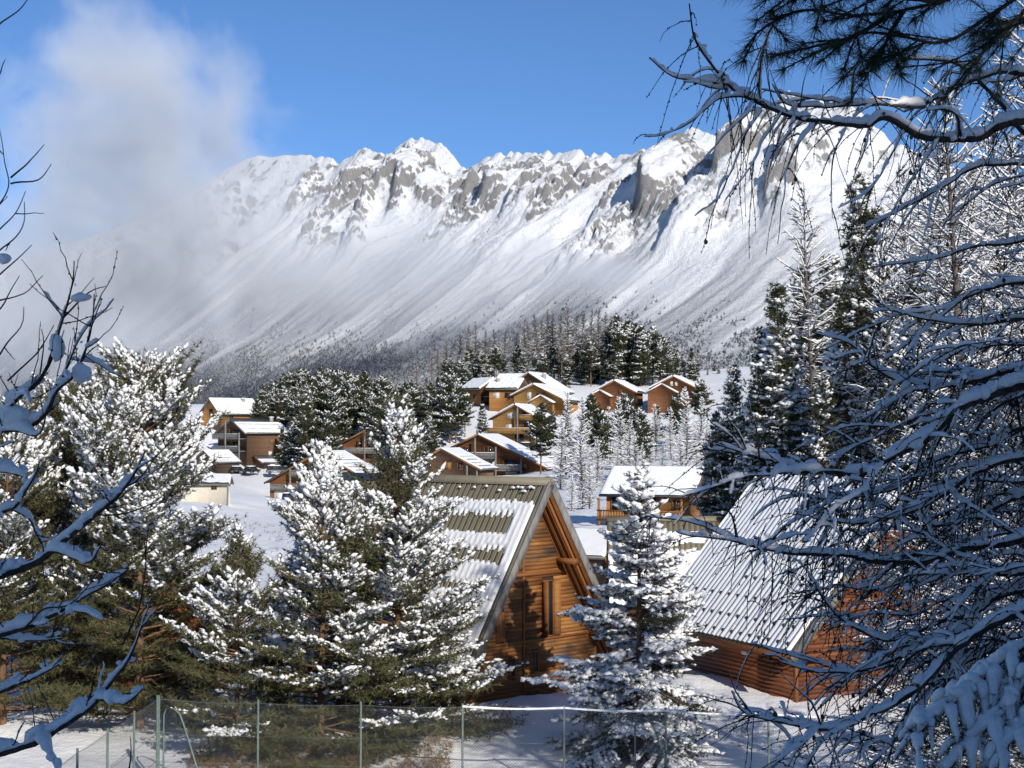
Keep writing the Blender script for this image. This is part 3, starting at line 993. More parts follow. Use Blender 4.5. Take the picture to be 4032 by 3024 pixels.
# ------------------------------------------------------------------ chalets and residences further up
def far_house(name, label, apex, d, rz, H, hl, hr, slope, L, wall, snow=0.3, over=0.7, cat='chalet', snow_l=True, snow_r=True, windows=(), balconies=(), posts=(), chimney=None, bare=0.0,
              stripes=0, roof_mat='grey_roof', base=None, porch=None, group=None, beam='beam_far', sidewall_x=None):
    """apex = photo pixel of the front ridge end; local x across the gable, y back along the ridge, z up"""
    p = W(apex[0], apex[1], d)
    root = empty(name, label, cat, (p.x, p.y, p.z - H), math.radians(rz), group)
    wl, wr = hl - over, hr - over
    zl, zr_ = H - 0.3 - hl * slope, H - 0.3 - hr * slope
    el, er = H - 0.3 - wl * slope, H - 0.3 - wr * slope
    MB().prism([(-wl, -3), (wr, -3), (wr, er), (0, H - 0.32), (-wl, el)], 0, L).build('wall', M[wall], root)
    if base:
        MB().prism([(-wl - 0.05, -3.2), (wr + 0.05, -3.2), (wr + 0.05, base), (-wl - 0.05, base)], -0.05, L + 0.05).build('plinth', M['plaster_grey'], root)
    c = 1 / math.sqrt(1 + slope * slope)
    for sg, hw, sn in ((-1, hl, snow_l), (1, hr, snow_r)):
        dwn = Vector((sg * c, 0, -slope * c))
        nrm = Vector((sg * slope * c, 0, c))
        Q = hw / c
        A = Vector((0, -over, H - 0.22))
        LL = L + 2 * over

        def slab(t0, t1, q0, q1, y0, y1):
            vv = []
            for k in range(8):
                s_ = [(q0, y0), (q1, y0), (q1, y1), (q0, y1)][k % 4]
                vv.append(A + dwn * s_[0] + Vector((0, s_[1], 0)) + nrm * (t0 if k < 4 else t1))
            return vv
        r_ = MB().hexa(slab(0, 0.2, 0, Q, 0, LL)).build('roof_slope', M[roof_mat], root)
        MB().bar(A + dwn * 0.02 + Vector((0, -0.04, -0.02)), A + dwn * (Q + 0.02) + Vector((0, -0.04, -0.02)), 0.06, 0.32).build('barge_board', M[beam], root)
        if sn:
            seed = int(abs(apex[0]) % 97) + (3 if sg > 0 else 0)
            br = []
            if bare:
                br.append((-1, bare, -1, 99))
            for k in range(stripes):
                q = Q * (0.35 + 0.6 * k / max(1, stripes))
                br.append((q, q + 0.55, 0.5 + (k % 2), LL - 0.6 - (k % 3)))
            roof_snow('roof_snow', root, A, (0, 1, 0), dwn, LL, Q, band_mask(br, 0.9, seed, 0.05, LL - 0.05, 0.35), snow, 0.22, None, 0, 0.2, M['snow_far'], seed)
    for (f, a, z, w, h, kind) in windows:
        pm = {'d': M['glass'], 'w': M['curtain'], 'g': M['white_paint'], 'o': M['wall_orange']}[kind]
        m, pn = MB(), MB()
        fr = 0.1
        for (a0, a1, b0, b1) in ((a - w / 2, a + w / 2, z, z + fr), (a - w / 2, a + w / 2, z + h - fr, z + h), (a - w / 2, a - w / 2 + fr, z + fr, z + h - fr), (a + w / 2 - fr, a + w / 2, z + fr, z + h - fr), (a - fr / 2, a + fr / 2, z + fr, z + h - fr)):
            if f == 'F':
                m.box(a0, a1, -0.10, 0.02, b0, b1)
            elif f == 'R':
                m.box(wr - 0.02, wr + 0.10, a0, a1, b0, b1)
            else:
                m.box(-wl - 0.10, -wl + 0.02, a0, a1, b0, b1)
        wo = m.build('garage_door' if kind == 'g' else 'window', M['white_paint'] if kind in 'wg' else M['beam_far'], root)
        if f == 'F':
            pn.box(a - w / 2 + fr, a + w / 2 - fr, -0.05, 0.02, z + fr, z + h - fr)
        elif f == 'R':
            pn.box(wr - 0.02, wr + 0.05, a - w / 2 + fr, a + w / 2 - fr, z + fr, z + h - fr)
        else:
            pn.box(-wl - 0.05, -wl + 0.02, a - w / 2 + fr, a + w / 2 - fr, z + fr, z + h - fr)
        pn.build('panel' if kind == 'g' else 'pane', pm, wo)
    for (x0, x1, z, dep, mt_) in balconies:
        b = MB().box(x0, x1, -dep, -0.01, z - 0.18, z).build('balcony', M[mt_], root)
        r_ = MB()
        nb = max(3, int((x1 - x0) / 0.32))
        for k in range(nb):
            xa = x0 + (x1 - x0) * k / nb
            r_.box(xa + 0.015, xa + (x1 - x0) / nb - 0.015, -dep - 0.04, -dep + 0.02, z + 0.04, z + 0.98)
        r_.box(x0 - 0.03, x1 + 0.03, -dep - 0.08, -dep + 0.05, z + 0.98, z + 1.08)
        r_.build('railing', M[mt_], b)
        MB().box(x0, x1, -dep - 0.07, -dep + 0.06, z + 1.085, z + 1.16).build('railing_snow', M['snow_far'], b)
    for (x, y, z0, z1) in posts:
        MB().box(x - 0.16, x + 0.16, y - 0.16, y + 0.16, z0, z1).build('post', M['grey_wood'], root)
    if chimney:
        x, y, h = chimney
        zc = H - abs(x) * slope
        ch = MB().box(x - 0.4, x + 0.4, y - 0.4, y + 0.4, zc - 0.6, zc + h).build('chimney', M['plaster_grey'], root)
        MB().box(x - 0.5, x + 0.5, y - 0.5, y + 0.5, zc + h, zc + h + 0.22).build('chimney_snow', M['snow_far'], ch)
    if porch:
        px, pz, phw, pd, ps = porch
        po = MB().prism([(px - phw + 0.4, -2), (px + phw - 0.4, -2), (px + phw - 0.4, pz - 0.25 - (phw - 0.4) * ps), (px, pz - 0.25), (px - phw + 0.4, pz - 0.25 - (phw - 0.4) * ps)], -pd, -0.02).build('porch', M[wall], root)
        cc = 1 / math.sqrt(1 + ps * ps)
        rf, sn = MB(), MB()
        for sg in (-1, 1):
            dwn = Vector((sg * cc, 0, -ps * cc))
            nrm = Vector((sg * ps * cc, 0, cc))
            A = Vector((px, -pd - 0.5, pz - 0.2))
            for mm, t0, t1 in ((rf, 0, 0.16), (sn, 0.162, 0.42)):
                vv = []
                for k in range(8):
                    s_ = [(0, 0), (phw / cc, 0), (phw / cc, pd + 0.45), (0, pd + 0.45)][k % 4]
                    vv.append(A + dwn * s_[0] + Vector((0, s_[1], 0)) + nrm * (t0 if k < 4 else t1))
                mm.hexa(vv)
        rf.build('porch_roof', M['beam_far'], po)
        sn.build('porch_snow', M['snow_far'], po)
    return root


far_house('small_chalet', 'small bright orange chalet with snowy ribbed roof and wooden balcony beyond the right spruce', (2757, 1838), 150, 63, 5.45, 3.7, 3.7, 0.80, 9.4, 'wall_orange', 0.12, 0.6, roof_mat='dark_metal',
          windows=[('F', -0.3, 1.6, 0.5, 1.5, 'o'), ('L', 4.4, 0.6, 1.5, 1.9, 'd'), ('L', 8.0, 0.6, 1.7, 1.9, 'd'), ('L', 1.5, 0.9, 0.9, 1.2, 'd')], base=0.1)
_c4 = bpy.data.objects['small_chalet']
_m = MB()
for k in range(30):
    yy = 0.4 + k * 0.31
    _m.box(-5.05, -4.99, yy, yy + 0.22, 0.0, 0.85)
_m.box(-5.1, -4.95, 0.2, 9.7, 0.85, 0.97)
_bl = MB().box(-5.0, -3.1, 0.2, 9.7, -0.2, 0.0).build('balcony', M['wall_orange'], _c4)
_m.build('railing', M['wall_orange'], _bl)
for yy in (0.3, 4.9, 9.5):
    MB().box(-5.0, -4.8, yy - 0.1, yy + 0.1, -2.5, 2.2).build('post', M['wall_orange'], _c4)

far_house('residence', 'large brown residence with asymmetric long snowy roof and three rows of balconies', (1885, 1708), 305, -20, 10.8, 6.2, 18.5, 0.45, 11, 'wall_red', 0.16, 0.9, cat='apartment house', stripes=5, snow_l=False,
          windows=[('F', -3, 6.2, 1.6, 1.9, 'd'), ('F', 2.2, 6.2, 1.9, 1.9, 'd'), ('F', -2.5, 3.4, 2.2, 2.0, 'd'), ('F', 2.4, 3.5, 2.6, 1.9, 'w'), ('F', 7.0, 3.5, 2.6, 1.9, 'd'), ('F', 2.0, 0.8, 2.6, 1.9, 'w'), ('F', 7.4, 0.8, 2.6, 1.9, 'w'), ('F', 12.2, 0.8, 2.0, 1.8, 'd'), ('F', 14.6, 0.8, 1.4, 1.8, 'd'), ('F', 10.4, 3.4, 1.2, 1.2, 'o')],
          balconies=[(-5, 4.4, 5.7, 1.9, 'grey_wood'), (-5, 10.2, 3.1, 1.9, 'grey_wood'), (-5, 15.8, 0.45, 1.9, 'grey_wood')], posts=[(-0.1, -1.9, -2, 9.9), (4.6, -1.9, -2, 8.0), (10.3, -1.9, -2, 5.5), (15.6, -1.9, -2, 3.2)])
far_house('residence_wing', 'low brown wing with striped snowy roof just left of the large residence', (1742, 1764), 282, -20, 8.2, 8, 8.6, 0.48, 8, 'wall_brown', 0.16, 0.8, cat='apartment house', stripes=4, snow_l=False,
          windows=[('F', 1.2, 4.0, 1.5, 1.4, 'o'), ('F', 3.8, 4.0, 1.2, 1.4, 'd'), ('F', -3, 4.0, 1.5, 1.4, 'd')], posts=[(5.4, -0.4, -1, 5.2), (7.5, -0.4, -1, 4.2)])
far_house('chalet', 'golden wooden chalet with wide balcony standing above the large residence', (2030, 1592), 335, -22, 9.3, 6.6, 6.6, 0.52, 9, 'wall_gold', 0.4, 0.8,
          windows=[('F', -1.2, 6.0, 1.5, 1.3, 'w'), ('F', -1.6, 3.1, 1.7, 1.5, 'w'), ('F', 3.2, 6.0, 2.6, 1.7, 'd'), ('F', 3.4, 3.0, 3.0, 1.9, 'd'), ('F', 1.0, 0.2, 2.4, 2.0, 'd'), ('F', -3.6, 0.3, 1.2, 1.4, 'd')],
          balconies=[(-6.4, 5.8, 2.6, 1.9, 'wall_gold'), (1.4, 5.4, 5.7, 1.2, 'wall_gold')], posts=[(1.2, -1.8, -1, 8.5), (-5.8, -1.8, -2, 2.5), (5.6, -1.8, -2, 5.2)])
far_house('chalet', 'tan chalet with small porch gable, lower right of the hilltop cluster', (2102, 1512), 365, -22, 7.6, 6.3, 9.6, 0.47, 9, 'wall_gold', 0.4, 0.8, beam='beam_far',
          windows=[('F', -1.2, 3.7, 1.0, 1.8, 'w'), ('F', 1.8, 3.8, 2.4, 1.4, 'd'), ('F', -3.2, 0.8, 1.8, 1.6, 'd')], porch=(2.6, 4.6, 3.4, 2.0, 0.55), balconies=[(-5, -0.9, 1.2, 1.4, 'wall_gold')])
far_house('chalet', 'dark gabled chalet with chimney at the back of the hilltop cluster', (2083, 1466), 388, -24, 7.2, 5.0, 9.5, 0.6, 10, 'wall_dark', 0.35, 0.8, chimney=(3.2, 3.0, 1.6), windows=[('F', 0, 3.6, 1.2, 1.2, 'd'), ('F', 3.0, 1.0, 1.4, 1.4, 'd')])
far_house('chalet', 'leftmost orange chalet of the hilltop cluster, its snowy roof turned to the valley', (1942, 1488), 378, 35, 6.4, 4.8, 4.8, 0.62, 8.6, 'wall_orange', 0.4, 0.8, windows=[('F', -0.6, 3.2, 0.9, 1.2, 'd'), ('F', -1.2, 0.8, 1.8, 1.3, 'd'), ('L', 3, 0.8, 1.4, 1.2, 'd')], balconies=[(-4, 3, 0.2, 1.6, 'wall_dark')])
far_house('chalet', 'pale orange chalet with broad snowy roof in the middle of the hilltop cluster', (2052, 1492), 372, 72, 6.0, 5.6, 5.6, 0.5, 7.2, 'wall_orange', 0.42, 0.9, windows=[('L', 1.8, 0.9, 2.4, 1.4, 'd'), ('L', 5.2, 0.9, 1.6, 1.4, 'w')], chimney=(-2.2, 5.6, 1.2))
far_house('chalet', 'long snowy roof ridge behind the hilltop cluster', (2090, 1474), 396, 75, 5.4, 5, 5, 0.5, 8.5, 'wall_brown', 0.42, 0.8)
far_house('chalet', 'red-brown chalet with stepped gables between the hilltop cluster and the far right one', (2420, 1497), 368, -20, 7.0, 5.4, 6.2, 0.52, 8, 'wall_red', 0.42, 0.8, porch=(-3.4, 4.4, 3.0, 2.2, 0.55), windows=[('F', 1.4, 3.4, 1.2, 1.2, 'd'), ('F', 1.4, 0.6, 1.6, 1.4, 'd')])
far_house('chalet', 'dark red chalet with twin attic windows, farthest right on the hill', (2652, 1480), 362, -18, 8.6, 6.2, 6.8, 0.5, 9, 'wall_red', 0.42, 0.8, porch=(-2.7, 6.5, 4.0, 1.8, 0.55),
          windows=[('F', -0.5, 6.1, 0.6, 1.1, 'w'), ('F', 0.7, 6.1, 0.6, 1.1, 'w'), ('F', 2.2, 3.0, 0.7, 1.5, 'w'), ('F', 3.4, 3.0, 0.7, 1.5, 'w')], balconies=[(-5, 5, 1.6, 1.6, 'wall_red')], base=0.3)
far_house('chalet', 'orange chalet with broad snowy roof above the three-storey residence at left', (832, 1568), 372, -50, 6.6, 5.9, 5.9, 0.72, 11.5, 'wall_orange', 0.3, 0.8, chimney=(1.4, 8.6, 1.0), windows=[('F', 0, 2.2, 1.8, 1.6, 'd'), ('R', 3.0, 0.6, 1.4, 1.3, 'd')])
far_house('residence', 'three-storey brown residence with grey posts and balconies at left', (915, 1645), 350, -48, 12.9, 7.6, 7.6, 0.5, 11.6, 'wall_brown', 0.18, 0.8, cat='apartment house', stripes=2, bare=2.3, beam='grey_wood',
          windows=[('F', 1.8, 8.2, 2.8, 1.9, 'd'), ('F', -2.6, 8.2, 2.8, 1.9, 'd'), ('F', 1.8, 5.2, 2.8, 1.9, 'd'), ('F', -2.6, 5.2, 2.8, 1.9, 'd'), ('F', 1.8, 2.2, 2.8, 1.9, 'w'), ('F', -2.6, 2.2, 2.8, 1.9, 'd'), ('R', 7.2, 6.4, 0.9, 1.3, 'o'), ('R', 9.0, 6.4, 0.9, 1.3, 'o'), ('R', 6.6, 3.4, 0.9, 1.3, 'w'), ('R', 9.0, 3.4, 0.9, 1.3, 'o')],
          balconies=[(-6.4, 6.3, 7.8, 1.9, 'grey_wood'), (-6.4, 6.3, 4.8, 1.9, 'grey_wood')], posts=[(0.1, -2.0, -2, 12.2), (6.5, -2.0, -2, 9.2)], chimney=(1.5, 10.2, 0.9))
far_house('garage', 'low garage with half-bare roof against the three-storey residence', (1000, 1792), 346, -48, 3.7, 0.8, 4.8, 0.36, 11.5, 'wall_dark', 0.14, 0.5, cat='garage', bare=2.6, windows=[('R', 3.0, 0.2, 2.4, 1.9, 'g'), ('R', 7.0, 0.2, 2.4, 1.9, 'g')], snow_l=False)
far_house('carport', 'low striped snowy carport roof left of the parked cars', (806, 1772), 338, -50, 3.6, 4.6, 6.4, 0.45, 6, 'wall_dark', 0.16, 0.5, cat='carport', stripes=3)
far_house('chalet', 'brown gabled chalet at the forest edge with grey balcony and snowy right slope', (1446, 1690), 345, -20, 7.6, 7.6, 6.6, 0.47, 9, 'wall_red', 0.16, 0.9, snow_l=False, windows=[('F', -2.4, 3.2, 1.6, 1.6, 'd'), ('F', 1.2, 3.2, 1.8, 1.8, 'd'), ('F', 0.6, 0.6, 2, 1.6, 'd')], balconies=[(-6, 4.8, 1.9, 1.8, 'grey_wood')], posts=[(0.2, -1.8, -1, 7.0)], bare=1.0)
far_house('residence', 'long low brown residence with garage and grey balconies above the open snow slope', (1262, 1775), 292, -20, 10.7, 12.6, 9.0, 0.52, 10, 'wall_red', 0.16, 0.9, cat='apartment house', stripes=4, snow_l=False,
          windows=[('F', -9.6, 0.3, 1.9, 2.0, 'g'), ('F', -6.8, 0.1, 1.7, 2.3, 'd'), ('F', -4.2, 0.3, 1.9, 2.0, 'g'), ('F', -7.8, 3.2, 2.0, 1.3, 'o'), ('F', -3.6, 3.0, 2.4, 1.9, 'd'), ('F', 0.8, 3.0, 2.4, 1.9, 'd'), ('F', -2.6, 6.2, 2.2, 1.9, 'd'), ('F', 2.4, 6.2, 2.0, 1.9, 'd')],
          balconies=[(-11.4, 7, 2.5, 0.5, 'grey_wood'), (-6, 7, 5.5, 1.7, 'grey_wood')], posts=[(-6.1, -1.6, -1, 7.0), (0, -1.6, -1, 9.8), (5.8, -1.6, -1, 7.0)])
far_house('house', 'low cream plastered house behind the left pine, snow on its roof', (900, 1874), 232, 97, 2.9, 4.2, 4.2, 0.3, 13, 'plaster', 0.35, 0.5, cat='house', windows=[('L', 11.0, 0.3, 1.4, 1.3, 'd'), ('L', 2.0, 0.8, 0.9, 1.0, 'd'), ('L', 6.5, 0.5, 1.2, 1.2, 'd')])
far_house('chalet', 'narrow orange gable peeking out among the pines right of the upper left chalet', (1052, 1548), 392, -15, 5.5, 3.2, 3.2, 0.6, 6, 'wall_orange', 0.3, 0.5, windows=[('F', 0, 2.4, 0.8, 1.0, 'd')])
far_house('shed', 'low shed with white corrugated snowy roof between A-frame chalet and small spruce', (2440, 2086), 92, 62, 3.2, 3.0, 2.2, 0.5, 4.5, 'wall_brown', 0.1, 0.3, cat='shed')
# retaining wall and parked cars by the large residence
_p, _q = W(2120, 1850, 318), W(2330, 1850, 322)
_rw = MB().bar((_p.x, _p.y, -5.2), (_q.x, _q.y, -5.2), 0.6, 3.6).build('retaining_wall', M['stone'], None, label='stone retaining wall below the cars parked right of the large residence', cat='wall')
MB().bar((_p.x, _p.y, -3.28), (_q.x, _q.y, -3.28), 0.9, 0.24).build('wall_snow', M['snow_far'], _rw)


def car(label, u, v, d, rz, mat, van=False):
    p = W(u, v, d)
    root = empty('parked_car', label, 'car', (p.x, p.y, max(p.z, gz(p.x, p.y))), math.radians(rz), 'parked cars')
    h1, h2 = (0.95, 1.85) if van else (0.82, 1.45)
    prof = [(-2.15, 0.3), (2.15, 0.3), (2.2, 0.62), (2.1, h1), (-2.1, h1 + 0.04), (-2.2, 0.6)]
    V, n = [], len(prof)
    m = MB()
    m.prism(prof, -0.88, 0.88)
    m.build('body', mat, root)
    cab = [(-2.0, h1), (1.2 if not van else 1.6, h1), (0.55 if not van else 1.05, h2), (-1.5 if not van else -1.85, h2)]
    vv = [(x, y * (0.86 if z < h1 + .05 else 0.72), z) for y in (-1, 1) for x, z in cab]
    cb = MB().add(vv, [(0, 1, 2, 3), (7, 6, 5, 4), (0, 4, 5, 1), (1, 5, 6, 2), (2, 6, 7, 3), (3, 7, 4, 0)]).build('cabin', M['glass'], root)
    pl = MB()
    for sx in (-1, 1):
        for (x0, x1) in ((-1.72, -1.5), (-0.5, -0.38), (0.42, 0.6)):
            pl.bar((x0 * 0.9, sx * 0.865, h1), (x0 * 0.9 if x0 > -1 else x0, sx * 0.735, h2), 0.10, 0.04)
    pl.build('pillar', mat, root)
    MB().box(cab[3][0], cab[2][0], -0.73, 0.73, h2 - 0.02, h2 + 0.05).build('car_roof', mat, root)
    MB().box(cab[3][0] + 0.05, cab[2][0] - 0.05, -0.7, 0.7, h2 + 0.052, h2 + 0.24).build('roof_snow', M['snow_far'], root)
    for x in (-1.35, 1.35):
        for y in (-0.82, 0.82):
            an = [i * math.pi / 6 for i in range(12)]
            wv = [(x + 0.33 * math.cos(a), 0.33 + 0.33 * math.sin(a)) for a in an]
            wh = MB().prism(wv, y - 0.11, y + 0.11).build('wheel', M['dark_metal'], root)
            MB().prism([(x + 0.18 * math.cos(a), 0.33 + 0.18 * math.sin(a)) for a in an], y - 0.12, y + 0.12).build('rim', M['grey_roof'], wh)
    for y in (-0.6, 0.6):
        MB().box(2.12, 2.205, y - 0.2, y + 0.2, 0.62, 0.76).build('headlight', M['white_paint'], root)
    return root


M['car_dark'] = m_noise('car_paint_dark', (0.015, 0.017, 0.02), (0.025, 0.027, 0.03), 2, 0.3, 0.5, 0)
M['car_grey'] = m_noise('car_paint_grey', (0.20, 0.21, 0.22), (0.26, 0.27, 0.28), 2, 0.35, 0.5, 0, metal=0.3)
M['car_blue'] = m_noise('car_paint_blue', (0.03, 0.05, 0.10), (0.05, 0.07, 0.13), 2, 0.3, 0.5, 0)
car('dark car parked beside the carport at left', 938, 1862, 336, 10, M['car_dark'])
car('dark car half under the garage eave, middle of the left row', 992, 1862, 334, 60, M['car_dark'])
car('light grey van parked in front of the low garage', 1085, 1866, 333, 15, M['car_grey'], True)
car('blue-grey car at the entrance of the long low residence', 1128, 1978, 286, 100, M['car_blue'])
car('dark car with snowy roof, left of those behind the large residence', 2075, 1787, 330, 20, M['car_dark'])
car('dark van in the middle of the cars right of the large residence', 2135, 1789, 329, 150, M['car_dark'], True)
car('dark car at the right end of the row above the retaining wall', 2190, 1790, 331, 20, M['car_dark'])
car('dark van parked left of the large residence below the pines', 1720, 1760, 335, 5, M['car_dark'], True)
car('grey snow-topped car left of the dark van below the pines', 1665, 1758, 337, 5, M['car_grey'])
# ------------------------------------------------------------------ trees
M['bark_pine'] = m_noise('pine_bark', (0.10, 0.06, 0.035), (0.24, 0.14, 0.08), 6, 0.9, 0.1, 0.8, 0.03, stretch=(1, 1, 0.25))
M['bark_larch'] = m_noise('larch_bark', (0.075, 0.06, 0.05), (0.17, 0.14, 0.115), 6, 0.9, 0.1, 0.8, 0.03, stretch=(1, 1, 0.25))
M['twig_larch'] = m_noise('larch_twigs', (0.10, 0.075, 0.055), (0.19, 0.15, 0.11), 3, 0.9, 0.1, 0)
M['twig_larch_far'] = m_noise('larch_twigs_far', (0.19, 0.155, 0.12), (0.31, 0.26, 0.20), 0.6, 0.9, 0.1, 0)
M['needle_pine'] = m_noise('pine_needles', (0.050, 0.055, 0.021), (0.112, 0.110, 0.042), 1.3, 0.6, 0.3, 0, lo=0.3, hi=0.7)
M['needle_spruce'] = m_noise('spruce_needles', (0.026, 0.034, 0.016), (0.062, 0.068, 0.028), 1.6, 0.6, 0.3, 0, lo=0.3, hi=0.7)
M['needle_far'] = m_noise('far_needles', (0.030, 0.036, 0.018), (0.072, 0.074, 0.034), 0.25, 0.7, 0.2, 0, lo=0.3, hi=0.7)

LUMPS = []
_OV = np.array([(1, 0, 0), (-1, 0, 0), (0, 1, 0), (0, -1, 0), (0, 0, 1), (0, 0, -1.0)])
_OF = np.array([(0, 2, 4), (2, 1, 4), (1, 3, 4), (3, 0, 4), (2, 0, 5), (1, 2, 5), (3, 1, 5), (0, 3, 5)])
for k in range(6):
    _rr = np.random.default_rng(900 + k)
    LUMPS.append((_OV * (1.08 + 0.6 * (_rr.random((6, 1)) - 0.5)) + 0.18 * (_rr.random((6, 3)) - 0.5), _OF))
LUMPS2 = []
for k in range(4):
    _rr = np.random.default_rng(950 + k)
    n_ = ICO2[0]
    LUMPS2.append((n_ * (0.85 + 0.5 * vnoise(n_[:, 0:1] * 1.7 + 9 * k, n_[:, 1:2] * 1.7 + n_[:, 2:3] * 1.3, k)), ICO2[1]))


def lumps(P, D, ln, wd, ht, r, base=LUMPS):
    """snow lumps at P lying along D: arrays of half length, half width, half height"""
    n = len(P)
    D = D / (np.linalg.norm(D, axis=1)[:, None] + 1e-9)
    S = np.cross(D, [0, 0, 1.0])
    S /= np.linalg.norm(S, axis=1)[:, None] + 1e-9
    U = np.cross(S, D)
    Mx = np.stack([D * ln[:, None], S * wd[:, None], U * ht[:, None]], -1)
    Vs, Fs, o = [], [], 0
    which = r.integers(0, len(base), n)
    for k in range(len(base)):
        sel = which == k
        if not sel.any():
            continue
        V, F = instance(base[k][0], base[k][1], Mx[sel], P[sel])
        Vs.append(V)
        Fs.append(F + o)
        o += len(V)
    return np.concatenate(Vs), np.concatenate(Fs)


def tufts(P, D, ln, wd, blades, spread, r):
    n = len(P)
    B = r.normal(size=(n, blades, 3))
    B /= np.linalg.norm(B, axis=2)[..., None]
    d = D[:, None, :] * (1 - spread) + B * spread * 1.25
    d /= np.linalg.norm(d, axis=2)[..., None]
    s = np.cross(d, r.normal(size=(n, blades, 3)))
    s /= np.linalg.norm(s, axis=2)[..., None]
    l = ln[:, None, None] * r.uniform(0.7, 1.2, (n, blades, 1))
    c = P[:, None, :] + 0 * d
    w = wd[:, None, None]
    V = np.stack([c - s * w * 0.5, c + s * w * 0.5, c + d * l], 2).reshape(-1, 3)
    return V, np.arange(len(V)).reshape(-1, 3)


def conifer(seed, H, crown0, shape, gap, nb, e_low, e_top, curl, tl, tw, blades, tgap, snow_p, ssz, side=0.55, trunk_r=0.012, twigs=True, lump=LUMPS, spread=0.55, lean=0.02, sub_gap=0.28, droop=0.0, bare_low=0.0, snow_mul=1.0, inner=0.22, ragged=0.68):
    """returns trunk, needle and snow meshes of one conifer standing at the origin"""
    r = np.random.default_rng(seed)
    tr = Acc()
    zz = np.linspace(-0.6, H, 14)
    la = r.uniform(0, 6.28)
    cx = lambda z: lean * H * np.sin(z / H * 2.2 + seed) * math.cos(la) * 0.6
    cyf = lambda z: lean * H * np.sin(z / H * 1.7 + 2 * seed) * math.sin(la) * 0.6
    tr.tube(np.stack([cx(zz), cyf(zz), zz], -1), np.maximum(H * trunk_r * (1 - zz / H) ** 0.9 + 0.012, 0.012), 7)
    TP, TD_, SP, SD_, SL, BP, BD = [], [], [], [], [], [], []
    h = crown0 * H
    while h < H * 0.985:
        f = (h - crown0 * H) / (H * (1 - crown0))
        for b in range(max(2, int(nb + r.integers(-1, 2)))):
            az = r.uniform(0, 2 * math.pi)
            hb = h + r.uniform(-0.5, 0.5) * gap
            Lb = shape(f, az) * H * r.uniform(ragged, 1.14)
            if Lb < 0.10:
                continue
            el = math.radians(e_low + (e_top - e_low) * f + r.uniform(-9, 9))
            d0 = np.array([math.cos(az) * math.cos(el), math.sin(az) * math.cos(el), math.sin(el)])
            t = np.linspace(0, 1, 6)
            P = np.array([cx(hb), cyf(hb), hb])[None] + d0[None] * (t * Lb)[:, None]
            P[:, 2] += curl * Lb * (t ** 2) - droop * Lb * np.sin(t * 2.6) * 0.5
            P[:, :2] += (r.normal(size=2) * 0.05 * Lb)[None] * (t ** 2)[:, None]
            tr.tube(P, np.linspace(max(0.012, 0.016 * Lb), 0.006, 6), 4)
            ns = max(2, int(Lb / sub_gap))
            load = 0.45 * vnoise(np.array([P[4, 0] * 0.55 + 31 * seed]), np.array([P[4, 2] * 0.8 + P[4, 1] * 0.55]), 3)[0] + 0.55 * vnoise(np.array([P[3, 0] * 1.7 + 13 * seed]), np.array([P[3, 2] * 2.1 + P[3, 1] * 1.7]), 4)[0]
            if 0.5 + (load - 0.5) * 1.5 + 0.22 * f > 1.05 - snow_p and f >= bare_low and Lb > 6 * ssz:
                for _ in range(int(r.integers(1, 4))):
                    q_ = r.uniform(2.6, 5)
                    i = int(min(4, q_))
                    BP.append(P[i] + (P[i + 1] - P[i]) * (q_ - i) + r.normal(size=3) * np.array([0.05, 0.05, 0.01]) * Lb + [0, 0, tl * 0.3])
                    BD.append(P[5] - P[3])
            for k in range(ns + 1):
                fb = inner + (1 - inner) * (k + r.uniform(0, 0.6)) / (ns + 0.6)
                fb = min(fb, 1.0)
                i = min(4, int(fb * 5))
                c = P[i] + (P[i + 1] - P[i]) * (fb * 5 - i)
                bd = P[i + 1] - P[i]
                bd /= np.linalg.norm(bd)
                for sgn in ((-1, 1) if k < ns else (0,)):
                    ang = sgn * math.radians(r.uniform(35, 65))
                    d = np.array([bd[0] * math.cos(ang) - bd[1] * math.sin(ang), bd[0] * math.sin(ang) + bd[1] * math.cos(ang), bd[2] + r.uniform(-0.12, 0.22) - droop * 0.6])
                    d /= np.linalg.norm(d)
                    l = side * Lb * (1.05 - 0.65 * fb) * r.uniform(0.7, 1.15) + tl * 0.5
                    l = min(l, 1.3)
                    if twigs and l > 0.25:
                        tr.tube(np.stack([c, c + d * l]), [0.009, 0.004], 3)
                    m = max(1, int(l / tgap))
                    q = (np.arange(m) + r.uniform(0.2, 0.9, m)) / m
                    pts = c[None] + d[None] * (q * l)[:, None] + r.normal(size=(m, 3)) * tl * 0.18
                    TP.append(pts)
                    TD_.append(np.repeat((d + [0, 0, 0.25])[None], m, 0))
                    loaded = 0.5 + (load - 0.5) * 1.5 + 0.22 * f + r.uniform(-0.15, 0.15)
                    if loaded > 1 - snow_p and f >= bare_low * r.uniform(0.6, 1.3):
                        ms = max(1, int(l / (ssz * 1.3)))
                        qs = (np.arange(ms) + r.uniform(0.15, 0.85, ms)) / ms
                        SP.append(c[None] + d[None] * (qs * l)[:, None] + np.array([0, 0, tl * 0.30]))
                        SD_.append(np.repeat(d[None], ms, 0) + r.normal(size=(ms, 3)) * 0.22)
                        SL.append(ssz * np.clip(np.exp(r.normal(size=ms) * 0.38), 0.4, 1.7) * (0.75 + 0.5 * loaded) * snow_mul)
        h += gap * r.uniform(0.75, 1.2) * (1.0 - 0.35 * f)
    # leader
    TP.append(np.array([[cx(H), cyf(H), H - 0.05]] * 3))
    TD_.append(np.array([[0, 0, 1.0]] * 3))
    TP, TD_ = np.concatenate(TP), np.concatenate(TD_)
    TD_ /= np.linalg.norm(TD_, axis=1)[:, None]
    nv, nf = tufts(TP, TD_, np.full(len(TP), tl), np.full(len(TP), tw), blades, spread, r)
    out = [tr, (nv, nf), None]
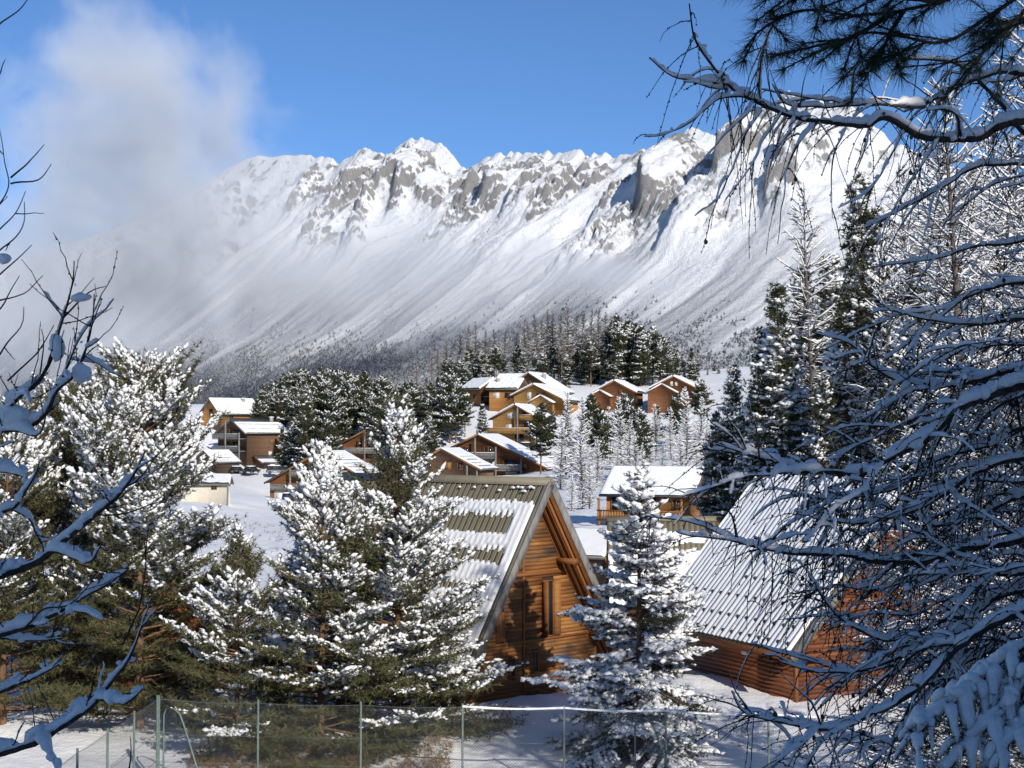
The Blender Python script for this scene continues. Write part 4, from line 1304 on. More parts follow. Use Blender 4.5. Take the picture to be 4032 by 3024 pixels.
    if SP:
        SP, SD_, SL = np.concatenate(SP), np.concatenate(SD_), np.concatenate(SL)
        SP = SP + r.normal(size=SP.shape) * tl * 0.12
        out[2] = lumps(SP, SD_, SL * r.uniform(0.8, 1.5, len(SL)), SL * r.uniform(0.62, 1.0, len(SL)), SL * r.uniform(0.42, 0.72, len(SL)), r, lump)
        if BP:
            BP, BD = np.array(BP), np.array(BD)
            sz = ssz * r.uniform(1.1, 2.1, len(BP))
            V2, F2 = lumps(BP, BD, sz * r.uniform(1.0, 1.5, len(BP)), sz * 0.75, sz * 0.5, r, LUMPS2)
            out[2] = (np.concatenate([out[2][0], V2]), np.concatenate([out[2][1], F2 + len(out[2][0])]))
    return out


def tree_proto(name, geo, bark, needle, snow='snow_tree'):
    tr, (nv, nf), s = geo
    return (name, tr.me('trunk', M[bark]), mesh('crown', nv, nf, M[needle]), mesh('snow', s[0], s[1], M[snow], True) if s is not None else None)


def plant(proto, label, x, y, z=None, rz=0.0, sc_=1.0, group=None, cat='tree'):
    name, a, b, c = proto
    root = empty(name, label, cat, (x, y, gz(x, y) - 0.1 if z is None else z), rz, group)
    root.scale = (sc_, sc_, sc_)
    ob('trunk', a, root)
    if b is not None:
        ob('crown', b, root, kind='stuff')
    if c is not None:
        ob('snow', c, root, kind='stuff')
    return root


def ground_at(u, d):
    x = (u - 2016) / 5600 * d
    return x, d


# ---- near pines and the small spruce, each grown on its own
pine_round = lambda R: (lambda f, az: R * (0.62 + 0.38 * math.sin(min(1, f * 1.9) * math.pi / 2)) * (1 - max(0, f - 0.28) / 0.72 * 0.93) ** 0.75)
pine_broad = lambda R: (lambda f, az: R * (0.85 + 0.15 * math.sin(3 * az)) * (1 - f ** 1.6 * 0.93))
pine_bush = lambda R: (lambda f, az: R * (0.9 + 0.14 * math.sin(3 * az + 5 * f)) * (1 - f ** 1.7 * 0.95))
pine_dome = lambda R: (lambda f, az: R * (0.88 + 0.18 * math.sin(2 * az + 9 * f)) * math.sqrt(max(0.02, 1 - max(0.0, (f - 0.35) / 0.66) ** 2)))
cone_shape = lambda R: (lambda f, az: R * (1 - f) ** 0.85 + 0.012)


def hero(label, name, u, d, apex_v, shape, seed, **kw):
    x, y = ground_at(u, d)
    z0 = gz(x, y) - 0.1
    H = W(u, apex_v, d).z - z0
    geo = conifer(seed, H, kw.pop('crown0'), shape, **kw)
    bark = 'bark_pine'
    needle = kw.get('needle', 'needle_pine') if False else ('needle_spruce' if 'spruce' in name else 'needle_pine')
    return plant(tree_proto(name, geo, bark, needle), label, x, y, z0)


PK = dict(inner=0.36, ragged=0.5, gap=0.34, nb=7, e_low=-8, e_top=50, curl=0.16, tl=0.19, tw=0.032, blades=7, tgap=0.165, snow_p=0.37, ssz=0.066, side=0.50, sub_gap=0.30, lump=LUMPS, spread=0.62)
hero('snowy pine left of the A-frame chalet, the taller of the centre pair', 'pine_tree', 1575, 47.0, 1590, lambda f, az: 0.315 * (0.9 + 0.14 * math.sin(3 * az + 5 * f)) * (1 - f) ** 0.75 + 0.02, 28, crown0=0.03, **PK)
hero('bushy snowy pine in the centre, in front of the taller one', 'pine_tree', 1265, 45.5, 1770, lambda f, az: 0.37 * (0.9 + 0.14 * math.sin(3 * az + 5 * f)) * (1 - f) ** 0.8 + 0.015, 22, crown0=0.02, **dict(PK, bare_low=0.12))
hero('short pine with drooping boughs at the left foot of the centre pair', 'pine_tree', 940, 45.0, 2090, pine_bush(0.36), 23, crown0=0.02, **PK)
PL = dict(PK, gap=0.38, snow_p=0.38, e_low=0, e_top=50, ssz=0.070, side=0.50, bare_low=0.40)
hero('tall round-topped snowy pine at left, green below', 'pine_tree', 560, 49, 1470, pine_dome(0.285), 24, crown0=0.05, **PL)
hero('snowy pine behind the round-topped left pine', 'pine_tree', 300, 53, 1560, pine_dome(0.27), 25, crown0=0.05, **dict(PL, bare_low=0.15))
hero('snowy pine at the left picture edge behind bare branches', 'pine_tree', 40, 49, 1640, pine_dome(0.27), 26, crown0=0.05, **dict(PL, bare_low=0.3))
SK = dict(gap=0.40, nb=8, e_low=-16, e_top=35, curl=-0.05, tl=0.12, tw=0.026, blades=8, tgap=0.115, snow_p=0.56, ssz=0.080, side=0.40, sub_gap=0.22, lump=LUMPS, droop=0.18, spread=0.62)
hero('small snow-laden spruce standing by the fence right of the A-frame chalet', 'spruce_tree', 2515, 44.6, 1835, lambda f, az: 0.345 * (1 - f) ** 0.78 + 0.012, 27, crown0=0.02, **SK)

# ---- shared tree kinds for the middle distance and the far forest
FK = dict(gap=0.62, nb=6, curl=0.08, tl=0.50, tw=0.15, blades=10, tgap=0.42, ssz=0.16, side=0.42, sub_gap=0.6, twigs=False, spread=0.65)
far_pines = [tree_proto('pine_tree', conifer(300 + k, 16, (0.30, 0.38, 0.14)[k], pine_round((0.25, 0.23, 0.27)[k]), e_low=0, e_top=50, snow_p=(0.26, 0.20, 0.32)[k], trunk_r=0.013, **FK), 'bark_pine', 'needle_far', 'snow_far') for k in range(3)]
far_spruces = [tree_proto('spruce_tree', conifer(320 + k, 16, 0.08, cone_shape((0.19, 0.16, 0.21)[k]), e_low=-14, e_top=30, snow_p=(0.26, 0.33, 0.22)[k], **FK), 'bark_pine', 'needle_far', 'snow_far') for k in range(3)]
MK = dict(gap=0.5, nb=7, e_low=-16, e_top=30, curl=-0.02, tl=0.28, tw=0.06, blades=9, tgap=0.24, snow_p=0.30, ssz=0.11, side=0.42, sub_gap=0.36, droop=0.10, twigs=False)
mid_spruces = [tree_proto('spruce_tree', conifer(340 + k, 18, 0.05, cone_shape((0.20, 0.17)[k]), **MK), 'bark_pine', 'needle_spruce') for k in range(2)]


def larch(seed, H, crown0, R, gap, nb, twig_r, snow_r, tw_gap, far=True, snow_p=0.7, side=0.4, hang=0.35):
    """leafless larch: thin boughs and twigs, snow lying along them"""
    r = np.random.default_rng(seed)
    tr, tg, sn = Acc(), Acc(), Acc()
    zz = np.linspace(-0.6, H, 12)
    wob = lambda z: 0.012 * H * np.sin(z / H * 5 + seed)
    tr.tube(np.stack([wob(zz), wob(zz + 3), zz], -1), np.maximum(H * 0.011 * (1 - zz / H) + 0.015, 0.015), 7)
    h = crown0 * H
    while h < H * 0.99:
        f = (h / H - crown0) / (1 - crown0)
        for b in range(nb + int(r.integers(-1, 2))):
            az = r.uniform(0, 6.283)
            Lb = (R * (1 - f) ** 0.8 * (0.55 + 0.45 * min(1, f * 4)) + 0.015) * H * r.uniform(0.6, 1.15)
            el = math.radians(-6 + 42 * f + r.uniform(-14, 14))
            t = np.linspace(0, 1, 5)
            P = np.array([wob(h), wob(h + 3), h])[None] + np.stack([np.cos(az) * np.cos(el) * t * Lb, np.sin(az) * np.cos(el) * t * Lb, np.sin(el) * t * Lb + 0.16 * Lb * t ** 2], -1)
            P += r.normal(size=P.shape) * 0.03 * Lb * t[:, None]
            tr.tube(P, np.linspace(twig_r * 2.2, twig_r, 5), 3)
            if r.random() < snow_p:
                Q = P[1:] + [0, 0, twig_r * 2 + snow_r * 0.5]
                sn.tube(Q, snow_r * r.uniform(0.8, 1.5, len(Q)), 4)
            m = max(2, int(Lb / tw_gap))
            for k in range(m):
                fb = 0.15 + 0.85 * (k + r.random()) / m
                fb = min(fb, 0.999)
                i = int(fb * 4)
                c = P[i] + (P[i + 1] - P[i]) * (fb * 4 - i)
                az2 = az + r.choice([-1, 1]) * r.uniform(0.5, 1.3)
                l = side * Lb * (1.1 - 0.6 * fb) * r.uniform(0.5, 1.2)
                e = c + np.array([math.cos(az2) * l, math.sin(az2) * l, l * r.uniform(-hang, 0.35)])
                mid = (c + e) / 2 + [0, 0, 0.06 * l]
                tg.tube(np.stack([c, mid, e]), [twig_r, twig_r * 0.8, twig_r * 0.4], 3)
                if r.random() < snow_p:
                    off = np.array([0, 0, twig_r + snow_r * 0.35])
                    sn.tube(np.stack([c, mid, e]) + off, [snow_r * 0.9, snow_r * r.uniform(0.7, 1.3), snow_r * 0.3], 3)
        h += gap * r.uniform(0.7, 1.3)
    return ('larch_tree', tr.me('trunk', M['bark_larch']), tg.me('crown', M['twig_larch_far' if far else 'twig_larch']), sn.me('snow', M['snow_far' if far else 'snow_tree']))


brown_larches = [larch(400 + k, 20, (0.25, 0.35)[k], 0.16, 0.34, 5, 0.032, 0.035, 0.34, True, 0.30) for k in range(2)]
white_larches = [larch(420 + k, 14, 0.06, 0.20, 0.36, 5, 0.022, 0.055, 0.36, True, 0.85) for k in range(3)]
mid_larches = [larch(440 + k, 20, 0.05, 0.17, 0.34, 5, 0.013, 0.030, 0.30, False, 0.8) for k in range(2)]

_fr = random.Random(77)


ORD = ['leftmost', 'second from the left', 'third from the left', 'fourth from the left', 'fifth from the left', 'sixth from the left', 'seventh from the left', 'eighth from the left', 'ninth from the left', 'tenth from the left', 'eleventh from the left']


def forest(kinds, uv, dr, group, label, ordinal=None):
    """uv: list of (u, apex v) in the photograph; each tree stands on the ground at a depth from dr and reaches that height"""
    rank = {u: i for i, u in enumerate(sorted(u for u, v in uv))}
    for k, (u, v) in enumerate(uv):
        d = _fr.uniform(*dr)
        x, y = ground_at(u, d)
        z0 = gz(x, y) - 0.2
        Hh = W(u, v, d).z - z0
        pr = kinds[_fr.randrange(len(kinds))]
        base = {'pine_tree': 16, 'spruce_tree': 16, 'larch_tree': 20}[pr[0]]
        if pr in white_larches:
            base = 14
        if pr in mid_spruces:
            base = 18
        plant(pr, ORD[rank[u]] + ' ' + ordinal if ordinal else label, x, y, z0, _fr.uniform(0, 6.28), max(0.15, Hh / base), group)


def along(u0, u1, n, line, sp):
    return [(u0 + (u1 - u0) * (i + _fr.uniform(-0.4, 0.4)) / max(1, n - 1), np.interp(u0 + (u1 - u0) * i / max(1, n - 1), *zip(*line)) + _fr.uniform(0, sp)) for i in range(n)]


# pine wood left of centre
LW = [(1000, 1540), (1060, 1490), (1150, 1455), (1350, 1440), (1500, 1470), (1600, 1500), (1700, 1480), (1800, 1470)]
forest(far_pines, along(1010, 1660, 22, [(a, b + 25) for a, b in LW], 70), (350, 368), 'pines of the wood left of the hilltop cluster', 'snow-dusted dark pine in the wood left of the hilltop cluster')
forest(far_pines, along(1030, 1700, 24, LW, 40), (370, 392), 'pines of the wood left of the hilltop cluster', 'snow-dusted dark pine in the wood left of the hilltop cluster')
forest(far_pines[:1] + brown_larches, along(1040, 1700, 9, LW, 10), (398, 412), 'pines of the wood left of the hilltop cluster', 'snow-dusted dark pine in the wood left of the hilltop cluster')
forest(far_pines, [(1690, 1545), (1770, 1460), (1830, 1545), (1795, 1500), (1730, 1600)], (340, 350), 'pines left of the hilltop chalets', 'snowy pine standing just left of the hilltop chalets', 'of the snowy pines just left of the hilltop chalets')
forest(far_spruces, [(1150, 1660), (1110, 1690), (1620, 1590)], (338, 346), 'small firs below the left wood', 'small snowy fir at the lower edge of the left wood', 'of the small firs at the lower edge of the left wood')
# wood on the hill behind the chalets
HW = [(1640, 1420), (1750, 1330), (1850, 1260), (2000, 1300), (2100, 1230), (2250, 1190), (2400, 1215), (2500, 1215), (2600, 1260), (2700, 1330), (2800, 1350), (2900, 1370)]
forest(brown_larches, along(1650, 2060, 12, HW, 40), (432, 455), 'bare larches behind the hilltop chalets', 'tall brownish leafless larch behind the hilltop chalets')
forest(far_spruces + far_pines, along(1680, 2060, 12, [(a, b + 70) for a, b in HW], 60), (412, 430), 'dark conifers behind the hilltop chalets', 'dark snowy conifer in the wood behind the hilltop chalets')
forest(brown_larches, along(2070, 2440, 14, HW, 35), (415, 440), 'bare larches behind the hilltop chalets', 'tall brownish leafless larch behind the hilltop chalets')
forest(far_spruces, along(2080, 2420, 10, [(a, b + 120) for a, b in HW], 80), (442, 455), 'dark conifers behind the hilltop chalets', 'dark snowy conifer in the wood behind the hilltop chalets')
forest(far_pines + far_spruces, along(2400, 2740, 15, [(a, b + 25) for a, b in HW], 50), (402, 420), 'dark conifers behind the hilltop chalets', 'dark snowy conifer in the wood behind the hilltop chalets')
forest(far_spruces + far_pines[1:2], along(2400, 2900, 18, [(a, b + 50) for a, b in HW], 60), (422, 445), 'dark conifers behind the hilltop chalets', 'dark snowy conifer in the wood behind the hilltop chalets')
forest(far_spruces + far_pines, along(1690, 2420, 24, [(a, b + 110) for a, b in HW], 90), (405, 428), 'dark conifers behind the hilltop chalets', 'dark snowy conifer in the wood behind the hilltop chalets')
# frosted larches and firs on the slope between the chalets
forest(white_larches, [(2290, 1560), (2330, 1640), (2255, 1700), (2400, 1600), (2480, 1640), (2580, 1590), (2640, 1600), (2700, 1520), (2560, 1680), (2230, 1540), (2440, 1560), (2760, 1560)], (205, 300), 'frosted larches on the slope below the hill', 'white frosted larch on the slope below the hilltop chalets')
forest(white_larches, [(2320, 1790), (2250, 1860), (2290, 1700)], (175, 190), 'frosted larches left of the small orange chalet', 'white frosted larch just left of the small orange chalet', 'of the frosted larches beside the small orange chalet')
forest(far_pines, [(2470, 1560), (2520, 1610), (2130, 1600), (2660, 1560), (2370, 1620)], (250, 320), 'dark pines on the slope', 'dark pine among the frosted larches on the slope', 'of the dark pines among the frosted larches on the slope')
forest(far_spruces, [(2180, 1620), (2230, 1590), (2420, 1650), (2300, 1610), (2590, 1600), (1900, 1590)], (330, 345), 'small firs between the hill chalets', 'little snowy fir in the gardens of the hill chalets', 'of the little firs in the gardens of the hill chalets')
forest(white_larches, [(2210, 1640), (2350, 1720), (2430, 1760), (2530, 1750), (2610, 1740), (2680, 1700), (2740, 1740), (2500, 1700), (2780, 1650), (2650, 1790)], (185, 240), 'frosted larches on the slope below the hill', 'white frosted larch on the slope below the hilltop chalets')
forest(far_pines, [(1560, 1600), (1620, 1640), (1500, 1590), (1690, 1640), (1180, 1640), (1215, 1610), (1290, 1650), (2560, 1690), (2330, 1560), (2760, 1500)], (325, 345), 'pines standing among the village houses', 'snow-flecked pine standing among the village houses', 'of the snow-flecked pines among the village houses')
# trees right, behind the right-hand chalet
for k, (u, v, d, pr, lab) in enumerate([
        (3190, 720, 82, mid_larches[0], 'slender frosted larch rising alone against the snowy mountain at right'),
        (3395, 690, 92, mid_spruces[0], 'tall dark spruce right of the slender frosted larch'),
        (3075, 1120, 78, mid_spruces[1], 'broad dark spruce left of the slender larch'),
        (2890, 1440, 102, mid_spruces[0], 'dark spruce beside the small orange chalet'),
        (2975, 1540, 88, mid_spruces[1], 'low dark spruce above the right-hand chalet roof'),
        (3270, 1010, 84, mid_spruces[0], 'snow-flecked spruce under the slender larch'),
        (3560, 640, 84, mid_larches[1], 'frosted larch nearest the tall dark spruce at far right'),
        (3690, 480, 78, mid_larches[0], 'high frosted larch second from the right behind the foreground boughs'),
        (3830, 560, 88, mid_larches[1], 'frosted larch third from the right behind the foreground boughs'),
        (3960, 380, 74, mid_larches[0], 'tallest frosted larch at the right picture edge'),
        (4080, 500, 82, mid_larches[1], 'frosted larch cut by the right picture edge'),
        (3480, 900, 72, mid_larches[1], 'shorter frosted larch before the tall dark spruce'),
        (3620, 1050, 68, mid_spruces[1], 'dark spruce among the frosted larches at right'),
        (3790, 1000, 66, mid_larches[0], 'low frosted larch in front of the right-hand larches'),
        (3930, 1100, 70, mid_spruces[0], 'dark spruce near the right picture edge'),
        (3000, 1290, 90, mid_spruces[0], 'dark spruce second from the small orange chalet'),
        (3170, 1060, 96, mid_spruces[1], 'dark spruce behind the slender larch stem'),
        (3330, 1180, 74, mid_spruces[1], 'broad spruce right above the right-hand chalet ridge'),
        (3470, 820, 98, mid_spruces[0], 'dark spruce just right of the tallest spruce'),
        (3560, 1200, 76, mid_spruces[0], 'dark spruce behind the right-hand chalet gable'),
        (2820, 1620, 108, mid_spruces[1], 'lowest dark spruce touching the small orange chalet'),
        (3250, 1480, 72, mid_spruces[0], 'short dense spruce close behind the right-hand chalet roof'),
        (3780, 900, 96, mid_spruces[1], 'dark spruce deep behind the right-hand larches'),
        (3700, 1300, 62, mid_larches[1], 'frosted larch close behind the right-hand chalet')]):
    x, y = ground_at(u, d)
    z0 = gz(x, y) - 0.2
    base = 20 if pr in mid_larches else 18
    plant(pr, lab, x, y, z0, 1.3 * k, (W(u, v, d).z - z0) / base)
# ------------------------------------------------------------------ tennis-court fence
M['fence_green'] = m_noise('fence_post_paint', (0.11, 0.16, 0.135), (0.17, 0.21, 0.185), 6, 0.55, 0.3, 0.1)
M['fence_wire'] = m_noise('fence_wire', (0.11, 0.125, 0.12), (0.18, 0.19, 0.185), 6, 0.5, 0.3, 0)


def wires(a, b, z0, z1, n_h=0.085, rad=0.0024):
    """chain link between two posts: crossing diagonals"""
    a, b = np.array(a, float), np.array(b, float)
    Lw = np.linalg.norm(b - a)
    ex = (b - a) / Lw
    h = z1 - z0
    acc = Acc()
    nrm = np.array([-ex[1], ex[0]])
    for sg in (1, -1):
        s = -h
        while s < Lw:
            x0, x1 = max(s, 0), min(s + h, Lw)
            if x1 - x0 > 0.03:
                za, zb = z0 + (x0 - s), z0 + (x1 - s)
                if sg < 0:
                    za, zb = z1 - (x0 - s), z1 - (x1 - s)
                o = nrm * 0.002 * sg
                P = np.array([[*(a + ex * x0 + o), za], [*(a + ex * x1 + o), zb]])
                acc.tube(P, [rad, rad], 3)
            s += n_h
    return acc


def fence(label, pts, zt, hb, snowy):
    root = empty('court_fence', label, 'fence', (pts[0][0], pts[0][1], 0))
    o = Vector((pts[0][0], pts[0][1], 0))
    for k, (x, y) in enumerate(pts):
        t = zt[k]
        MB().tube([(x - o.x, y - o.y, hb - 0.4), (x - o.x, y - o.y, t + 0.10)], 0.032, 8).build('post', M['fence_green'], root)
    for k in range(len(pts) - 1):
        a, b = np.array(pts[k]) - o[:2], np.array(pts[k + 1]) - o[:2]
        ob('wire_mesh', wires(a, b, hb, zt[k]).me('wire_mesh', M['fence_wire'], False), root, kind='stuff')
        for zz in (hb + 0.9, hb + 1.7):
            MB().bar((*a, zz), (*b, zz), 0.008).build('tension_wire', M['fence_wire'], root)
        n = 26
        P = np.stack([np.linspace(a[0], b[0], n), np.linspace(a[1], b[1], n), np.linspace(zt[k], zt[k + 1], n) - 0.05 * np.sin(np.linspace(0, math.pi, n))], -1)
        MB().tube(P, 0.006, 5).build('top_wire', M['fence_wire'], root)
        if snowy[k]:
            r_ = 0.026 + 0.016 * rng.random(n)
            P2 = P + np.array([0, 0, 0.018])
            V, F = tube_np(P2, r_, 7)
            ob('wire_snow', mesh('wire_snow', V, F, M['snow'], True), root)
    return root


_fu = [638, 1025, 1426, 1823, 2219, 2616, 3017, 3420, 3830]
_fd = [42.0, 41.7, 41.35, 41.0, 40.65, 40.35, 40.0, 39.7, 39.4]
FP = [((u - 2016) / 5600 * d, d) for u, d in zip(_fu, _fd)]
FZ = [W(u, v, d).z for (u, v, d) in zip(_fu, [2752, 2768, 2776, 2784, 2790, 2800, 2815, 2825, 2835], _fd)]
f1 = fence('green tennis-court fence with chain-link mesh across the picture bottom, snow on its top wire', FP, FZ, -10.25, [0, 0, 0, 1, 1, 1, 1, 1])
_o = Vector((FP[0][0], FP[0][1], 0))
for (u, d) in ((645, 41.9), (2500, 40.4)):
    a = W(u, 2840, d) - _o
    P = [(a.x, a.y, -10.4), (a.x, a.y, FZ[0] - 0.45), (a.x + 0.08, a.y - 0.04, FZ[0] - 0.27), (a.x + 0.3, a.y - 0.05, FZ[0] - 0.24), (a.x + 0.48, a.y - 0.08, FZ[0] - 0.4), (a.x + 0.62, a.y - 0.1, FZ[0] - 0.75), (a.x + 1.3, a.y - 0.2, -10.3)]
    MB().tube(P, 0.027, 8).build('brace', M['fence_green'], f1, True)
LP = [(-10.36, 41.9), (-10.4, 39.5), (-10.45, 37.1), (-10.5, 34.7), (-10.55, 32.3), (-10.6, 29.9)]
fence('side fence of the tennis court coming towards the viewer at lower left', LP, [-7.5] * 6, -10.2, [0] * 5)

# dry undergrowth and low boughs under the centre pines
def undergrowth(name, label, cat, boxes, mat, n, ln, wd, blades, seed, kind='stuff'):
    r = np.random.default_rng(seed)
    P = []
    for (u0, u1, d0, d1, h) in boxes:
        u = r.uniform(u0, u1, n)
        d = r.uniform(d0, d1, n)
        x = (u - 2016) / 5600 * d
        c = fbm(x / 0.8, d / 0.8, 3, seed)
        keep = c > 0.42
        x, d, c = x[keep], d[keep], c[keep]
        P.append(np.stack([x, d, ground_z(x, d) + r.random(len(x)) * h * c], -1))
    P = np.concatenate(P)
    D = np.repeat(np.array([[0, 0, 1.0]]), len(P), 0)
    V, F = tufts(P, D, np.full(len(P), ln), np.full(len(P), wd), blades, 0.6, r)
    return ob(name, mesh(name, V, F, mat), None, label, cat, kind=kind)


M['dry'] = m_noise('dry_grass', (0.10, 0.06, 0.028), (0.26, 0.165, 0.075), 1.2, 0.85, 0.15, 0)
undergrowth('dry_undergrowth', 'brown dry undergrowth behind the fence below the centre pines', 'undergrowth', [(760, 1780, 42.8, 46.5, 0.7)], M['dry'], 2600, 0.24, 0.012, 7, 5)
undergrowth('slope_scrub', 'sparse dry twigs poking through the open snow slope', 'scrub', [(760, 1150, 95, 190, 0.3), (2250, 2700, 200, 290, 0.8)], M['dry'], 260, 0.5, 0.03, 6, 6)
undergrowth('court_weeds', 'dry stalks in the snow before the right-hand chalet', 'stalks', [(2750, 3150, 45.5, 48.5, 0.2), (1780, 1900, 42.5, 43.2, 0.1)], M['dry'], 60, 0.42, 0.012, 5, 8)

# ------------------------------------------------------------------ foreground branches
M['bark_dark'] = m_noise('branch_bark', (0.026, 0.021, 0.018), (0.075, 0.058, 0.045), 22, 0.9, 0.15, 0.6, 0.01)
M['twig_dark'] = m_noise('twig_bark', (0.024, 0.017, 0.013), (0.06, 0.04, 0.028), 12, 0.85, 0.2, 0)
M['cone'] = m_noise('larch_cone', (0.035, 0.022, 0.014), (0.09, 0.06, 0.04), 60, 0.85, 0.2, 0.5, 0.005)
M['snow_near'] = make_snow('snow_on_branches', (0.90, 0.875, 0.835), scale=22, bump=0.6, dist=0.03, fine=140)
M['needle_near'] = m_noise('near_pine_needles', (0.020, 0.032, 0.016), (0.055, 0.07, 0.034), 5, 0.5, 0.35, 0)
OCT = (np.array([(1, 1, 1), (-1, -1, 1), (-1, 1, -1), (1, -1, -1.0)]) * 0.8, np.array([(0, 2, 1), (0, 1, 3), (0, 3, 2), (1, 2, 3)]))


def smooth_path(P, n):
    P = np.asarray(P, float)
    d = np.concatenate([[0], np.cumsum(np.linalg.norm(np.diff(P, axis=0), axis=1))])
    Pp = np.concatenate([[2 * P[0] - P[1]], P, [2 * P[-1] - P[-2]]])
    out = []
    for q in np.linspace(0, d[-1], n):
        i = min(len(P) - 2, max(0, int(np.searchsorted(d, q, side='right') - 1)))
        t = (q - d[i]) / max(1e-6, d[i + 1] - d[i])
        p0, p1, p2, p3 = Pp[i], Pp[i + 1], Pp[i + 2], Pp[i + 3]
        out.append(0.5 * (2 * p1 + (p2 - p0) * t + (2 * p0 - 5 * p1 + 4 * p2 - p3) * t * t + (3 * p1 - p0 - 3 * p2 + p3) * t ** 3))
    return np.array(out), d[-1]


def snow_strip(P, rad, amount, r, k=8, taper=1.0):
    """snow lying along a branch: a lumpy, flattened roll on its upper side, in stretches"""
    n = len(P)
    T = np.gradient(P, axis=0)
    T /= np.linalg.norm(T, axis=1)[:, None] + 1e-9
    S = np.cross(T, [0, 0, 1.0])
    S /= np.linalg.norm(S, axis=1)[:, None] + 1e-6
    U = np.cross(S, T)
    flat = np.clip(np.linalg.norm(T[:, :2], axis=1), 0, 1) ** 1.7
    step = np.linalg.norm(P[1] - P[0])
    x = np.arange(n) * step / max(amount, 0.01)
    lum = fbm(x / 2.6 + r.uniform(0, 99), x * 0, 3, int(r.integers(1e6)))
    lum2 = vnoise(x / 0.9 + 5, x * 0, int(r.integers(1e6)))
    a = amount * flat * (0.30 + 0.95 * lum + 0.30 * lum2)
    a = np.where(lum < 0.30, a * 0.4, a)
    a = a * taper
    a[0] *= 0.4
    a[-1] *= 0.3
    a = np.maximum(a, 0.0012)
    an = np.arange(k) * 2 * math.pi / k
    w = a[:, None] * (0.85 + 0.45 * r.random((n, k)))
    C = P + U * (rad[:, None] * 0.55 + a[:, None] * 0.5)
    V = C[:, None, :] + (np.cos(an)[None, :, None] * w[..., None] * 0.95) * S[:, None, :] + (np.sin(an)[None, :, None] * w[..., None] * np.where(np.sin(an) > 0, 0.95, 0.6)[None, :, None]) * U[:, None, :]
    i = np.arange(n - 1)[:, None] * k
    j = np.arange(k)[None, :]
    j2 = (j + 1) % k
    F = np.stack([i + j, i + j2, i + k + j2, i + k + j], -1).reshape(-1, 4)
    return V.reshape(-1, 3), F


